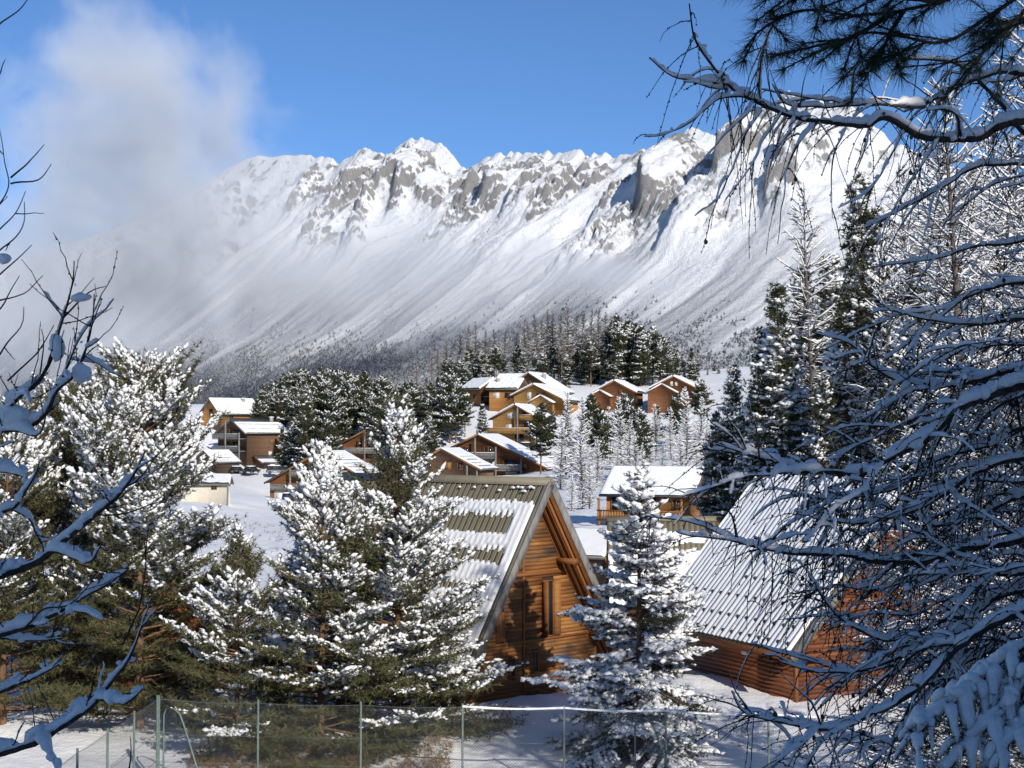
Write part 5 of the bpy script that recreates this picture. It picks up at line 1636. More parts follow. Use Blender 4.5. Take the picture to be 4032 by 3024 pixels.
class Shrub:
    """collects one foreground tree: limbs are meshes of their own, twigs, buds, cones and snow per limb"""
    def __init__(s, name, label, base, seed):
        s.root = empty(name, label, 'tree', base)
        s.o = np.array(base, float)
        s.r = np.random.default_rng(seed)
        s.tw, s.sn, s.bud, s.cone, s.chunk = Acc(), Acc(), [], [], []

    def limb(s, pix, r0, r1, snow, twigs=0, tlen=0.5, hang=0.8, bias=(0, 0, 0), tsnow=0.4, wander=0.0, budgap=0.03, cones=0.0, sub=0, part=True, twr=0.0042):
        """pix: (u, v, depth) from the trunk end to the tip"""
        P0 = [np.array(W(*p)) - s.o for p in pix]
        return s.limb3(P0, r0, r1, snow, twigs, tlen, hang, bias, tsnow, wander, budgap, cones, sub, part, twr)

    def limb3(s, P0, r0, r1, snow, twigs=0, tlen=0.5, hang=0.8, bias=(0, 0, 0), tsnow=0.4, wander=0.0, budgap=0.03, cones=0.0, sub=0, part=True, twr=0.0042):
        r = s.r
        Ltot = sum(np.linalg.norm(np.array(P0[i + 1]) - np.array(P0[i])) for i in range(len(P0) - 1))
        n = max(8, int(Ltot / 0.035))
        P, L = smooth_path(P0, n)
        P = P + np.stack([fbm(np.arange(n) / 9.0 + 7 * k, np.zeros(n), 3, int(r.integers(1e6))) - 0.5 for k in range(3)], -1) * 0.06 * np.sin(np.linspace(0, math.pi, n))[:, None]
        rad = np.linspace(r0, r1, n)
        if part:
            V, F = tube_np(P, rad * (0.9 + 0.25 * r.random(n)), 7)
            ob('limb', mesh('limb', V, F, M['bark_dark'], True), s.root)
        else:
            s.tw.tube(P, rad, 5)
        if snow:
            s.sn.add(*snow_strip(P, rad, snow, r, 8, np.linspace(1.0, 0.35, n)))
        T = np.gradient(P, axis=0)
        T /= np.linalg.norm(T, axis=1)[:, None]
        if snow > 0.022:
            nl = int(L / 0.075)
            ii = r.integers(1, n - 1, nl)
            fl = np.linalg.norm(T[ii][:, :2], axis=1)
            sz = snow * r.uniform(0.25, 0.85, nl) * fl * (1 - 0.5 * ii / n)
            PP = P[ii] + np.stack([r.normal(size=nl) * snow * 0.25, r.normal(size=nl) * snow * 0.3, rad[ii] * 0.5 + snow * r.uniform(0.1, 0.75, nl)], -1)
            s.chunk.append(lumps(PP, T[ii] + r.normal(size=(nl, 3)) * 0.5, sz * r.uniform(0.8, 1.7, nl), sz, sz * r.uniform(0.6, 1.0, nl), r, LUMPS2))
        for k in range(int(twigs * L)):
            i = int(r.uniform(0.03, 0.99) * (n - 1))
            l = tlen * r.uniform(0.35, 1.25)
            d = T[i] * r.uniform(-0.2, 0.9) + r.normal(size=3) * 0.55 + np.array(bias)
            d /= np.linalg.norm(d)
            s.twig(P[i], d, l, hang * r.uniform(0.3, 1.4), tsnow, budgap, cones, twr)
        for k in range(sub):
            i = int(r.uniform(0.1, 0.92) * (n - 1))
            l = tlen * r.uniform(1.2, 2.4)
            d = T[i] * 0.8 + r.normal(size=3) * np.array([0.6, 0.6, 0.35])
            d /= np.linalg.norm(d)
            Q = [P[i], P[i] + d * l * 0.5 + r.normal(size=3) * 0.04, P[i] + d * l + np.array([0, 0, -0.12 * l])]
            s.limb3(Q, max(0.006, rad[i] * 0.5), 0.004, snow * 0.6, twigs, tlen * 0.7, hang, bias, tsnow, 0, budgap, cones, 0, False, twr)
        return P

    def twig(s, p, d, l, hang, tsnow, budgap, cones, twr=0.0042):
        r = s.r
        m = 7
        t = np.linspace(0, 1, m)
        P = p[None] + d[None] * (t * l)[:, None]
        P[:, 2] -= hang * l * t ** 2
        P += r.normal(size=P.shape) * 0.02 * l * t[:, None]
        s.tw.tube(P, np.linspace(twr, twr * 0.45, m), 3)
        if r.random() < tsnow:
            q, _ = smooth_path(P[:r.integers(3, m + 1)], 10)
            s.sn.add(*snow_strip(q, np.full(10, twr), r.uniform(0.008, 0.02), r, 5))
        if budgap:
            nb = int(l / budgap)
            if nb:
                q = r.random(nb)
                i = np.minimum((q * (m - 1)).astype(int), m - 2)
                fr = q * (m - 1) - i
                B = P[i] + (P[i + 1] - P[i]) * fr[:, None] + r.normal(size=(nb, 3)) * 0.003
                s.bud.append(B)
        if r.random() < cones:
            c = P[int(r.integers(2, m))]
            s.cone.append(c + [0, 0, -0.012])

    def finish(s, snowmat='snow_near'):
        if s.tw.V:
            ob('twigs', s.tw.me('twigs', M['twig_dark']), s.root, kind='stuff')
        if s.sn.V:
            ob('snow', s.sn.me('snow', M[snowmat]), s.root, kind='stuff')
        if s.chunk:
            ac = Acc()
            for V, F in s.chunk:
                ac.add(V, F)
            ob('snow_chunks', ac.me('snow_chunks', M[snowmat]), s.root, kind='stuff')
        if s.bud:
            B = np.concatenate(s.bud)
            a = s.r.uniform(0.0035, 0.0065, len(B))
            V, F = instance(OCT[0], OCT[1], np.eye(3)[None] * a[:, None, None], B)
            ob('buds', mesh('buds', V, F, M['twig_dark']), s.root, kind='stuff')
        for c in s.cone:
            ob('cone', CONE, s.root, loc=c)


CONE = mesh('cone', LUMPS2[0][0] * np.array([0.011, 0.011, 0.017]), LUMPS2[0][1], M['cone'], True)


def trunk(s, x, y, z0, z1, r0):
    zz = np.linspace(z0, z1, 12)
    P = np.stack([x + 0.08 * np.sin(zz), y + 0.06 * np.cos(zz * 0.8), zz], -1) - s.o
    V, F = tube_np(P, np.linspace(r0, r0 * 0.35, 12), 9)
    ob('trunk', mesh('trunk', V, F, M['bark_larch'], True), s.root)


# ---- bare tree reaching in from the left
lt = Shrub('bare_tree', 'bare snow-lined branches of a leafless tree reaching in from the left edge, in shade', (-4.1, 8.2, gz(-4.1, 8.2)), 61)
trunk(lt, -4.1, 8.2, gz(-4.1, 8.2) - 0.3, 3.4, 0.16)
LB = dict(twigs=12, tlen=0.32, hang=-0.25, bias=(0.2, 0, 0.5), tsnow=0.25, budgap=0.05, sub=1)
lt.limb([(-420, 3030, 8.4), (-150, 3000, 8.2), (0, 2963, 8.1), (156, 2906, 8.0), (343, 2786, 7.9), (416, 2703, 7.9), (509, 2589, 7.8), (566, 2443, 7.8)], 0.030, 0.004, 0.069, **LB)
lt.limb([(380, 2755, 7.9), (489, 2758, 7.7), (561, 2714, 7.6)], 0.010, 0.004, 0.055, twigs=3, tlen=0.2, hang=-0.2)
lt.limb([(160, 2910, 8.0), (200, 2960, 7.9), (222, 3040, 7.8)], 0.012, 0.005, 0.055, twigs=3, tlen=0.2, hang=-0.2)
lt.limb([(-420, 2420, 8.4), (-160, 2310, 8.3), (0, 2256, 8.3), (135, 2204, 8.2), (281, 2111, 8.1), (447, 1976, 8.0), (520, 1882, 7.9), (572, 1778, 7.9)], 0.032, 0.004, 0.070, **LB)
lt.limb([(195, 2170, 8.2), (343, 2204, 8.0), (395, 2152, 7.9)], 0.011, 0.004, 0.060, twigs=3, tlen=0.2, hang=-0.2)
lt.limb([(-420, 2600, 8.6), (-150, 2520, 8.5), (0, 2495, 8.5), (104, 2475, 8.4), (260, 2391, 8.3), (405, 2308, 8.3), (499, 2246, 8.2)], 0.026, 0.004, 0.065, **LB)
lt.limb([(250, 2391, 8.3), (330, 2410, 8.2), (405, 2443, 8.1)], 0.009, 0.003, 0.039, twigs=3, tlen=0.2)
lt.limb([(-420, 2800, 8.8), (-100, 2750, 8.7), (0, 2724, 8.6), (114, 2683, 8.5), (239, 2610, 8.4)], 0.022, 0.004, 0.060, **LB)
lt.limb([(-420, 2000, 8.4), (-120, 1780, 8.2), (0, 1664, 8.1), (62, 1570, 8.0), (135, 1508, 8.0), (208, 1394, 7.9), (234, 1300, 7.9), (265, 1200, 7.9), (288, 1100, 7.9), (292, 1027, 7.9)], 0.026, 0.003, 0.063, **LB)
lt.limb([(0, 1690, 8.1), (135, 1664, 8.0), (229, 1529, 7.9), (301, 1466, 7.9), (343, 1362, 7.9), (364, 1260, 7.9), (371, 1157, 7.9)], 0.016, 0.003, 0.052, **LB)
lt.limb([(-80, 1720, 8.1), (62, 1685, 8.0), (156, 1705, 7.9), (180, 1640, 7.9)], 0.013, 0.004, 0.052, twigs=4, tlen=0.25, hang=-0.3)
lt.limb([(-300, 2160, 8.3), (0, 2028, 8.2), (62, 1986, 8.2), (125, 1893, 8.1), (156, 1820, 8.1)], 0.018, 0.004, 0.062, **LB)
lt.limb([(-200, 1830, 8.3), (0, 1851, 8.2), (104, 1880, 8.1)], 0.014, 0.006, 0.065, twigs=3, tlen=0.2, hang=-0.2)
for pth in ([(-160, 1010, 8.2), (0, 819, 8.1), (39, 713, 8.1), (19, 617, 8.1), (-4, 500, 8.1)], [(43, 699, 8.1), (125, 636, 8.0), (174, 569, 8.0)], [(43, 723, 8.1), (135, 709, 8.0), (202, 646, 7.9)],
            [(-90, 1000, 8.2), (0, 906, 8.1), (67, 839, 8.0), (101, 752, 8.0)], [(-60, 1040, 8.2), (0, 993, 8.1), (58, 935, 8.0), (92, 868, 8.0), (96, 795, 8.0)], [(-40, 1110, 8.2), (19, 1051, 8.1), (125, 964, 8.0)],
            [(-60, 1200, 8.2), (0, 1171, 8.1), (96, 1138, 8.0), (169, 1085, 8.0)], [(-30, 1250, 8.2), (10, 1190, 8.1), (77, 1085, 8.0)], [(-60, 150, 8.3), (0, 101, 8.3), (101, 0, 8.2), (130, -40, 8.2)], [(-40, 340, 8.3), (0, 290, 8.3), (20, 236, 8.2)],
            [(-20, 1420, 8.1), (40, 1340, 8.0), (90, 1280, 8.0), (94, 1208, 8.0)], [(30, 1500, 8.0), (160, 1370, 8.0), (212, 1280, 7.9)], [(250, 1250, 7.9), (330, 1180, 7.9), (417, 1128, 7.8)], [(150, 1500, 8.0), (165, 1380, 8.0), (163, 1296, 8.0)],
            [(260, 1500, 7.9), (330, 1400, 7.9), (395, 1352, 7.8)], [(480, 2540, 7.8), (560, 2350, 7.8), (585, 2080, 7.8)], [(450, 1960, 8.0), (560, 1860, 7.8), (690, 1720, 7.7)], [(330, 2020, 8.1), (480, 2035, 7.9), (700, 1940, 7.7)],
            [(90, 2480, 8.4), (180, 2400, 8.3), (300, 2380, 8.2), (420, 2200, 8.1)], [(510, 3060, 7.7), (515, 2960, 7.7), (512, 2900, 7.7)]):
    lt.limb(pth, 0.0062, 0.0022, 0, twigs=2.5, tlen=0.14, hang=-0.2, budgap=0.05, tsnow=0.05, part=False)
for (u, v, d, l, w, h) in ((318, 1172, 7.9, 0.055, 0.03, 0.026), (20, 1020, 8.1, 0.035, 0.03, 0.03), (228, 1372, 7.9, 0.04, 0.04, 0.075), (322, 1470, 7.9, 0.05, 0.04, 0.06), (60, 1640, 8.0, 0.07, 0.05, 0.06)):
    p = np.array(W(u, v, d)) - lt.o
    V, F = lumps(np.array([p]), np.array([[1.0, 0, 0.1]]), np.array([l]), np.array([w]), np.array([h]), lt.r, LUMPS2)
    ob('snow_lump', mesh('snow_lump', V, F, M['snow_near'], True), lt.root)
lt.finish()

# ---- larch reaching in from the right: high boughs
ra = Shrub('larch_tree', 'foreground larch with long snow-lined boughs and hanging twigs at upper right, in shade', (5.0, 10.2, gz(5.0, 10.2)), 71)
trunk(ra, 5.0, 10.2, gz(5.0, 10.2) - 0.3, 6.0, 0.20)
RB = dict(twigs=14, tlen=0.42, hang=1.0, bias=(-0.35, -0.1, -0.35), tsnow=0.45, budgap=0.024, cones=0.10, sub=3)
ra.limb([(4900, 560, 10.2), (4400, 520, 10.0), (4030, 479, 9.8), (3902, 515, 9.7), (3785, 542, 9.6), (3658, 542, 9.5), (3568, 497, 9.4), (3495, 457, 9.3), (3423, 497, 9.2), (3315, 497, 9.1), (3206, 479, 9.0), (3062, 434, 9.0), (2935, 380, 8.9), (2872, 334, 8.9), (2836, 298, 8.8), (2781, 226, 8.8), (2745, 172, 8.7), (2727, 118, 8.7), (2714, 14, 8.7)], 0.045, 0.004, 0.055, **RB)
ra.limb([(2872, 334, 8.9), (2772, 318, 8.8), (2680, 305, 8.7), (2610, 270, 8.7), (2556, 228, 8.6)], 0.010, 0.003, 0.037, twigs=4, tlen=0.2, hang=0.4, budgap=0.024)
ra.limb([(2860, 350, 8.9), (2772, 345, 8.8), (2690, 322, 8.7)], 0.008, 0.003, 0.030, twigs=3, tlen=0.2, hang=0.6)
ra.limb([(2925, 380, 8.9), (2820, 392, 8.8), (2736, 461, 8.7), (2680, 500, 8.7), (2600, 535, 8.6), (2535, 538, 8.6)], 0.008, 0.002, 0.025, twigs=5, tlen=0.2, hang=0.8, budgap=0.024)
ra.limb([(3640, 420, 9.6), (3423, 418, 9.4), (3206, 416, 9.2), (3089, 407, 9.1), (3040, 330, 9.0)], 0.014, 0.003, 0.035, **dict(RB, twigs=6))
for pth in ([(2998, 434, 8.9), (2944, 506, 8.8), (2908, 579, 8.8), (2872, 696, 8.7), (2836, 777, 8.7), (2736, 850, 8.6)], [(3206, 488, 9.0), (3143, 560, 8.9), (3098, 651, 8.9), (3089, 768, 8.8), (3062, 960, 8.8)], [(3330, 505, 9.1), (3297, 580, 9.0), (3279, 680, 9.0), (3279, 860, 8.9)],
            [(3080, 440, 9.0), (3010, 540, 8.9), (2960, 640, 8.8), (2850, 800, 8.7)], [(3420, 505, 9.2), (3400, 600, 9.1), (3360, 700, 9.1)], [(3560, 510, 9.4), (3500, 640, 9.3), (3420, 760, 9.2), (3300, 820, 9.1)], [(3700, 545, 9.5), (3600, 700, 9.4), (3500, 860, 9.3), (3440, 1000, 9.2)],
            [(3130, 455, 9.0), (3080, 560, 8.9), (3030, 600, 8.9)], [(2960, 400, 8.9), (2930, 470, 8.8), (2760, 640, 8.7)]):
    ra.limb(pth, 0.008, 0.002, 0.028, twigs=5, tlen=0.22, hang=1.2, bias=(-0.1, 0, -0.5), tsnow=0.3, budgap=0.022, cones=0.08, part=False)
for pth in ([(3060, 434, 9.0), (3030, 330, 8.9), (3010, 230, 8.9)], [(3100, 440, 9.0), (3055, 330, 8.9), (3030, 270, 8.9)], [(3150, 420, 9.0), (3160, 340, 8.9), (3180, 270, 8.9)], [(3480, 470, 9.3), (3440, 360, 9.2), (3400, 140, 9.1)], [(3300, 495, 9.1), (3245, 400, 9.0), (3243, 335, 9.0)], [(3560, 440, 9.4), (3400, 340, 9.3), (3330, 250, 9.2)], [(3660, 380, 9.6), (3500, 260, 9.4), (3430, 190, 9.3)]):
    ra.limb(pth, 0.005, 0.002, 0.0, twigs=2, tlen=0.15, hang=0.0, budgap=0.03, part=False)
ra.limb([(4700, 200, 10.2), (4200, 300, 10.0), (3950, 290, 9.9), (3800, 330, 9.8), (3650, 400, 9.7), (3560, 440, 9.6)], 0.03, 0.006, 0.050, **RB)
ra.limb([(4700, 700, 10.4), (4100, 560, 10.2), (3950, 430, 10.0), (3880, 340, 9.9), (3760, 250, 9.8), (3560, 230, 9.7)], 0.03, 0.006, 0.050, **RB)
ra.limb([(4700, 900, 10.4), (4200, 700, 10.2), (3960, 640, 10.0), (3780, 700, 9.8), (3600, 800, 9.7), (3400, 900, 9.6)], 0.026, 0.004, 0.043, **dict(RB, twigs=9))
ra.limb([(4700, 1100, 10.6), (4200, 950, 10.4), (3950, 960, 10.2), (3700, 1010, 10.0), (3450, 1050, 9.9)], 0.024, 0.004, 0.040, **dict(RB, twigs=9))
ra.finish()

# ---- second larch, lower boughs
rb = Shrub('larch_tree', 'foreground larch with thick snow-covered boughs crossing the right-hand chalet, in shade', (4.9, 8.9, gz(4.9, 8.9)), 81)
trunk(rb, 4.9, 8.9, gz(4.9, 8.9) - 0.3, 4.0, 0.20)
RC = dict(twigs=27, tlen=0.40, hang=0.5, bias=(-0.25, -0.1, 0.05), tsnow=0.35, budgap=0.04, cones=0.08, sub=5)
for pth, r0, sn, kw in (
        ([(4700, 1380, 9.0), (4300, 1450, 8.9), (4032, 1518, 8.8), (3894, 1564, 8.8), (3802, 1610, 8.7), (3710, 1684, 8.7), (3619, 1757, 8.6), (3527, 1794, 8.6), (3416, 1858, 8.5), (3297, 1858, 8.5), (3187, 1858, 8.4), (3067, 1822, 8.4), (2930, 1785, 8.3), (2819, 1748, 8.3)], 0.042, 0.058, dict(RC, sub=8)),
        ([(4700, 2050, 9.2), (4300, 2100, 9.1), (4032, 2120, 9.0), (3900, 2150, 9.0), (3700, 2190, 8.9), (3527, 2207, 8.9), (3343, 2189, 8.8), (3141, 2180, 8.8), (2976, 2152, 8.7), (2838, 2125, 8.7), (2700, 2106, 8.6), (2662, 2092, 8.6)], 0.034, 0.036, dict(RC, tlen=0.34, twigs=18)),
        ([(4700, 2250, 8.6), (4300, 2330, 8.5), (4032, 2400, 8.5), (3800, 2520, 8.4), (3710, 2602, 8.4), (3619, 2703, 8.3), (3527, 2768, 8.3), (3435, 2804, 8.2), (3343, 2860, 8.2), (3233, 2869, 8.1), (3067, 2841, 8.1), (2930, 2804, 8.0), (2880, 2720, 8.0)], 0.036, 0.044, dict(RC, tlen=0.36)),
        ([(4700, 2250, 9.4), (4032, 2327, 9.2), (3848, 2419, 9.1), (3710, 2437, 9.0), (3573, 2501, 9.0), (3481, 2520, 8.9), (3343, 2455, 8.9), (3270, 2391, 8.9), (3180, 2260, 8.9)], 0.028, 0.040, RC),
        ([(4700, 2350, 8.8), (4032, 2420, 8.7), (3800, 2480, 8.7), (3600, 2560, 8.6), (3400, 2640, 8.6), (3214, 2648, 8.5), (3067, 2602, 8.5)], 0.026, 0.034, RC),
        ([(4700, 2150, 9.0), (4032, 2253, 9.0), (3880, 2250, 8.9), (3720, 2270, 8.9), (3560, 2330, 8.8)], 0.026, 0.042, RC),
        ([(4700, 1350, 9.4), (4032, 1440, 9.3), (3800, 1500, 9.2), (3620, 1520, 9.1), (3514, 1492, 9.1), (3414, 1428, 9.0), (3351, 1356, 9.0), (3206, 1311, 8.9)], 0.022, 0.036, dict(RC, twigs=16)),
        ([(4700, 1500, 9.5), (4032, 1560, 9.4), (3850, 1480, 9.3), (3700, 1460, 9.2), (3550, 1437, 9.2)], 0.022, 0.040, dict(RC, twigs=16)),
        ([(4700, 1750, 9.2), (4032, 1800, 9.2), (3850, 1850, 9.1), (3700, 1950, 9.0), (3560, 2020, 8.9), (3400, 2060, 8.9), (3200, 2040, 8.8)], 0.028, 0.040, RC),
        ([(4700, 1900, 9.6), (4032, 1950, 9.5), (3850, 2040, 9.4), (3680, 2060, 9.3), (3480, 1990, 9.2), (3380, 1930, 9.2)], 0.024, 0.036, RC),
        ([(4700, 2650, 8.9), (4032, 2560, 8.8), (3860, 2580, 8.8), (3700, 2700, 8.7), (3580, 2830, 8.6), (3480, 2960, 8.5), (3380, 3060, 8.5)], 0.022, 0.034, RC),
        ([(4700, 1250, 9.8), (4032, 1250, 9.7), (3850, 1280, 9.6), (3650, 1260, 9.5), (3450, 1200, 9.4)], 0.022, 0.034, dict(RC, twigs=15)),
        ([(4700, 1100, 9.9), (4032, 1120, 9.8), (3800, 1180, 9.7), (3600, 1330, 9.6), (3480, 1420, 9.5)], 0.022, 0.034, dict(RC, twigs=15)),
        ([(4700, 1650, 9.7), (4032, 1680, 9.6), (3900, 1760, 9.5), (3700, 1800, 9.4), (3560, 1900, 9.3), (3330, 1960, 9.2), (3120, 1950, 9.1)], 0.022, 0.036, RC)):
    rb.limb(pth, r0, 0.004, sn * 1.2, **kw)
RD = dict(twigs=30, tlen=0.36, hang=0.7, bias=(-0.15, 0, -0.1), tsnow=0.3, budgap=0.04, cones=0.06, sub=4)
for pth in ([(4300, 1900, 10.6), (3800, 1900, 10.4), (3600, 1980, 10.3), (3400, 2100, 10.2), (3260, 2160, 10.1)], [(4300, 2100, 10.8), (3850, 2120, 10.6), (3650, 2260, 10.5), (3450, 2320, 10.4), (3300, 2310, 10.3), (3120, 2340, 10.2)], [(4300, 2280, 10.5), (3820, 2330, 10.3), (3600, 2420, 10.2), (3420, 2420, 10.1), (3250, 2480, 10.0)],
            [(4300, 2450, 10.9), (3800, 2560, 10.7), (3600, 2620, 10.6), (3400, 2560, 10.5), (3260, 2560, 10.4)], [(4300, 1700, 11.0), (3850, 1740, 10.8), (3680, 1860, 10.7), (3480, 1900, 10.6), (3300, 1990, 10.5), (3150, 2060, 10.4)], [(4300, 2000, 11.2), (3800, 2030, 11.0), (3560, 2140, 10.9), (3380, 2240, 10.8), (3220, 2260, 10.7)],
            [(4300, 1500, 11.0), (3800, 1600, 10.8), (3600, 1650, 10.7), (3400, 1740, 10.6), (3250, 1800, 10.5)], [(4300, 1350, 11.2), (3800, 1380, 11.0), (3560, 1560, 10.9), (3420, 1640, 10.8)]):
    rb.limb(pth, 0.014, 0.003, 0.026, **RD)
for (u, v0, v1) in ((2960, 2170, 2480), (3040, 2160, 2560), (3105, 2190, 2450), (3180, 2200, 2600), (3010, 2150, 2400), (3240, 2210, 2500), (2900, 2140, 2330), (3150, 1870, 2090), (3320, 2200, 2560), (3060, 1840, 2010)):
    rb.limb([(u, v0, 8.75), (u - 8, (v0 + v1) / 2, 8.72), (u - 22, v1, 8.7)], 0.004, 0.002, 0, twigs=3, tlen=0.12, hang=1.2, budgap=0.02, tsnow=0.1, cones=0.3, part=False)
for pth in ([(3330, 2870, 8.2), (3280, 2960, 8.1), (3150, 3060, 8.0)], [(2960, 2810, 8.0), (2890, 2730, 8.0), (2870, 2640, 8.0)], [(3240, 2870, 8.1), (3180, 2740, 8.0), (3060, 2640, 8.0)], [(2940, 1780, 8.3), (2880, 1660, 8.2), (2850, 1560, 8.2)], [(2990, 1800, 8.3), (2960, 1640, 8.3), (2945, 1560, 8.3)], [(2900, 2130, 8.7), (2880, 2030, 8.6), (2810, 1950, 8.6)]):
    rb.limb(pth, 0.006, 0.0022, 0.012, twigs=3, tlen=0.2, hang=0.1, budgap=0.03, part=False)
rb.finish()

# ---- pine bough with long needles at the top right corner
pn = Shrub('pine_tree', 'dark long-needled pine bough hanging into the upper right corner', (4.6, 4.6, gz(4.6, 4.6)), 91)
trunk(pn, 4.6, 4.6, gz(4.6, 4.6) - 0.3, 4.6, 0.15)
ends, pr_ = [], np.random.default_rng(92)
for pth in ([(5200, -300, 5.3), (4500, -260, 5.2), (4032, -120, 5.1), (3700, 10, 5.0), (3400, 60, 5.0), (3180, 40, 5.0), (3010, 110, 4.9), (2935, 190, 4.9)], [(4300, -200, 5.2), (3900, 60, 5.1), (3700, 160, 5.0), (3400, 130, 5.0), (3300, 190, 5.0)], [(4200, -150, 5.3), (4000, 60, 5.3), (3880, 200, 5.2), (3800, 260, 5.2)], [(3700, 10, 5.0), (3400, -40, 4.9), (3100, -60, 4.9), (2950, -30, 4.9)],
            [(4500, -100, 5.4), (4150, 30, 5.4), (4000, 100, 5.4), (3900, 130, 5.4)], [(3500, 60, 5.0), (3350, 150, 4.9), (3140, 200, 4.9)], [(3560, 40, 5.0), (3500, 150, 5.0), (3460, 230, 5.0)], [(4400, -240, 5.0), (3950, -60, 4.9), (3600, -40, 4.8), (3300, -20, 4.8)]):
    P = pn.limb(pth, 0.010, 0.004, 0.0, twigs=0)
    i0 = int(len(P) * 0.25)
    for k in range(i0, len(P), 1):
        ends.append((P[k], P[min(k + 1, len(P) - 1)] - P[k - 1]))
    for k in range(9):
        i = int(pr_.uniform(0.35, 0.98) * (len(P) - 1))
        d = (P[i] - P[i - 1]) / np.linalg.norm(P[i] - P[i - 1]) * 0.7 + pr_.normal(size=3) * np.array([0.5, 0.5, 0.4]) + np.array([-0.2, 0, -0.15])
        d /= np.linalg.norm(d)
        l = pr_.uniform(0.08, 0.26)
        Q = P[i][None] + d[None] * np.linspace(0, l, 6)[:, None]
        pn.tw.tube(Q, np.full(6, 0.003), 4)
        for q in Q[1:]:
            ends.append((q, d))
        for _ in range(2):
            ends.append((Q[-1], d))
EP = np.array([e[0] for e in ends])
ED = np.array([e[1] for e in ends])
ED /= np.linalg.norm(ED, axis=1)[:, None]
EP, ED = np.repeat(EP, 15, 0), np.repeat(ED, 15, 0)
nd = ED * 0.62 + pr_.normal(size=ED.shape) * 0.48
nd /= np.linalg.norm(nd, axis=1)[:, None]
sd = np.cross(nd, pr_.normal(size=nd.shape))
sd /= np.linalg.norm(sd, axis=1)[:, None]
s2 = np.cross(nd, sd)
ln = pr_.uniform(0.055, 0.10, (len(EP), 1))
w = 0.0011
tri = [EP + sd * w, EP - sd * w * 0.5 + s2 * w * 0.9, EP - sd * w * 0.5 - s2 * w * 0.9, EP + nd * ln + [0, 0, -0.006]]
V = np.stack(tri, 1).reshape(-1, 3)
b = np.arange(len(EP))[:, None] * 4
F = np.concatenate([b + [0, 1, 3], b + [1, 2, 3], b + [2, 0, 3]])
ob('needles', mesh('needles', V, F, M['needle_near']), pn.root, kind='stuff')
pn.finish()

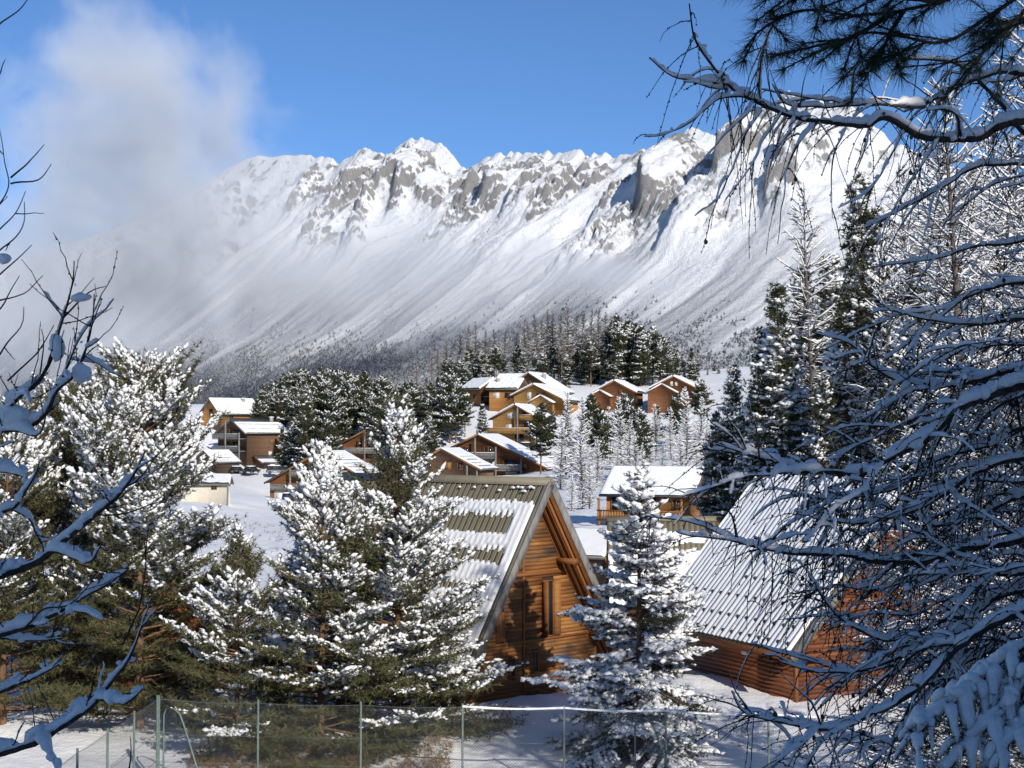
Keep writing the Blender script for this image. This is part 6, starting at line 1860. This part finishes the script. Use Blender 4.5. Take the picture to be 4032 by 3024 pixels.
# ---- snow-burdened spruce bough in the lower right corner
sp = Shrub('spruce_tree', 'young spruce buried in thick snow pads in the lower right corner', (3.2, 6.4, gz(3.2, 6.4)), 95)
trunk(sp, 3.2, 6.4, gz(3.2, 6.4) - 0.3, -0.6, 0.06)
spr = np.random.default_rng(96)
NP_, ND_ = [], []
for pth in ([(4350, 2380, 6.4), (4032, 2538, 6.3), (3848, 2694, 6.2), (3692, 2804, 6.1), (3590, 2915, 6.0)], [(4350, 2500, 6.3), (4032, 2680, 6.2), (3930, 2800, 6.1), (3800, 2930, 6.0), (3720, 3040, 5.9)], [(4350, 2700, 6.2), (4100, 2800, 6.1), (4000, 2900, 6.0), (3900, 3040, 5.9)], [(4350, 2420, 6.6), (4000, 2600, 6.6), (3870, 2640, 6.6), (3740, 2760, 6.5)],
            [(4350, 2600, 6.7), (4150, 2680, 6.6), (4000, 2760, 6.6), (3850, 2860, 6.5)]):
    P = sp.limb(pth, 0.014, 0.005, 0.068, twigs=0)
    n = len(P)
    T = np.gradient(P, axis=0)
    T /= np.linalg.norm(T, axis=1)[:, None]
    for k in range(2, n, 3):
        for sg in (-1, 1):
            sdv = np.cross(T[k], [0, 0, 1.0]) * sg
            d = sdv * spr.uniform(0.5, 1.0) + T[k] * spr.uniform(0.4, 0.9) + np.array([0, 0, -spr.uniform(0.1, 0.5)])
            d /= np.linalg.norm(d)
            l = spr.uniform(0.10, 0.24)
            tt = np.linspace(0, 1, 9)
            Q = P[k][None] + d[None] * (tt * l)[:, None]
            Q[:, 2] -= 0.35 * l * tt ** 2
            sp.tw.tube(Q, np.full(9, 0.003), 4)
            sp.sn.add(*snow_strip(Q, np.full(9, 0.004), spr.uniform(0.034, 0.056), spr, 8, np.linspace(1, 0.75, 9)))
            for q in range(9):
                NP_.append(Q[q] + [0, 0, -0.008])
                ND_.append(d + np.array([0, 0, -0.35]))
NP_, ND_ = np.array(NP_), np.array(ND_)
NP_, ND_ = np.repeat(NP_, 3, 0) + spr.normal(size=(len(NP_) * 3, 3)) * 0.02, np.repeat(ND_, 3, 0)
ND_ /= np.linalg.norm(ND_, axis=1)[:, None]
V, F = tufts(NP_, ND_, np.full(len(NP_), 0.035), np.full(len(NP_), 0.003), 12, 0.7, spr)
ob('needles', mesh('needles', V, F, M['needle_spruce']), sp.root, kind='stuff')
sp.finish()

# ---- larches a little further down the bank on the right, and the trees beside and behind the viewer that keep the foreground in shade
near_larch = larch(470, 17, 0.08, 0.20, 0.28, 6, 0.0075, 0.014, 0.18, False, 0.85, 0.42, 0.5)
for (u, d, v, lab) in ((3745, 30, 300, 'larch with dark trunk behind the upper right boughs'), (4140, 26, -100, 'larch whose frosted twigs fill the right picture edge'), (3960, 36, 500, 'frosted larch beside the dark-trunked one at right'), (4060, 16, 800, 'young frosted larch close behind the foreground boughs at right'), (3850, 20, 1050, 'thin frosted larch between the foreground boughs and the right-hand chalet')):
    x, y = ground_at(u, d)
    z0 = gz(x, y) - 0.2
    plant(near_larch, lab, x, y, z0, u * 0.01, (W(u, v, d).z - z0) / 17)
for k, (x, y, h) in enumerate([(3.5, -8.5, 18.5), (6.5, -8.0, 18.5), (9.5, -8.0, 18), (12.5, -7.5, 18), (15.5, -7, 18), (8, -12.5, 19), (13.5, -12, 19), (0.6, -10, 17), (4.8, -12.8, 19.5)]):
    plant(mid_spruces[k % 2], 'tall spruce standing behind the viewer', x, y, None, k * 1.1, h / 18, 'spruces behind the viewer')
for k, (x, y, h) in enumerate([(16.2, 25, 11.5), (19.5, 28, 12), (23, 31, 11)]):
    plant(mid_spruces[k % 2], 'spruce beyond the right picture edge beside the court', x, y, None, k * 1.7, h / 18, 'spruces beside the court')
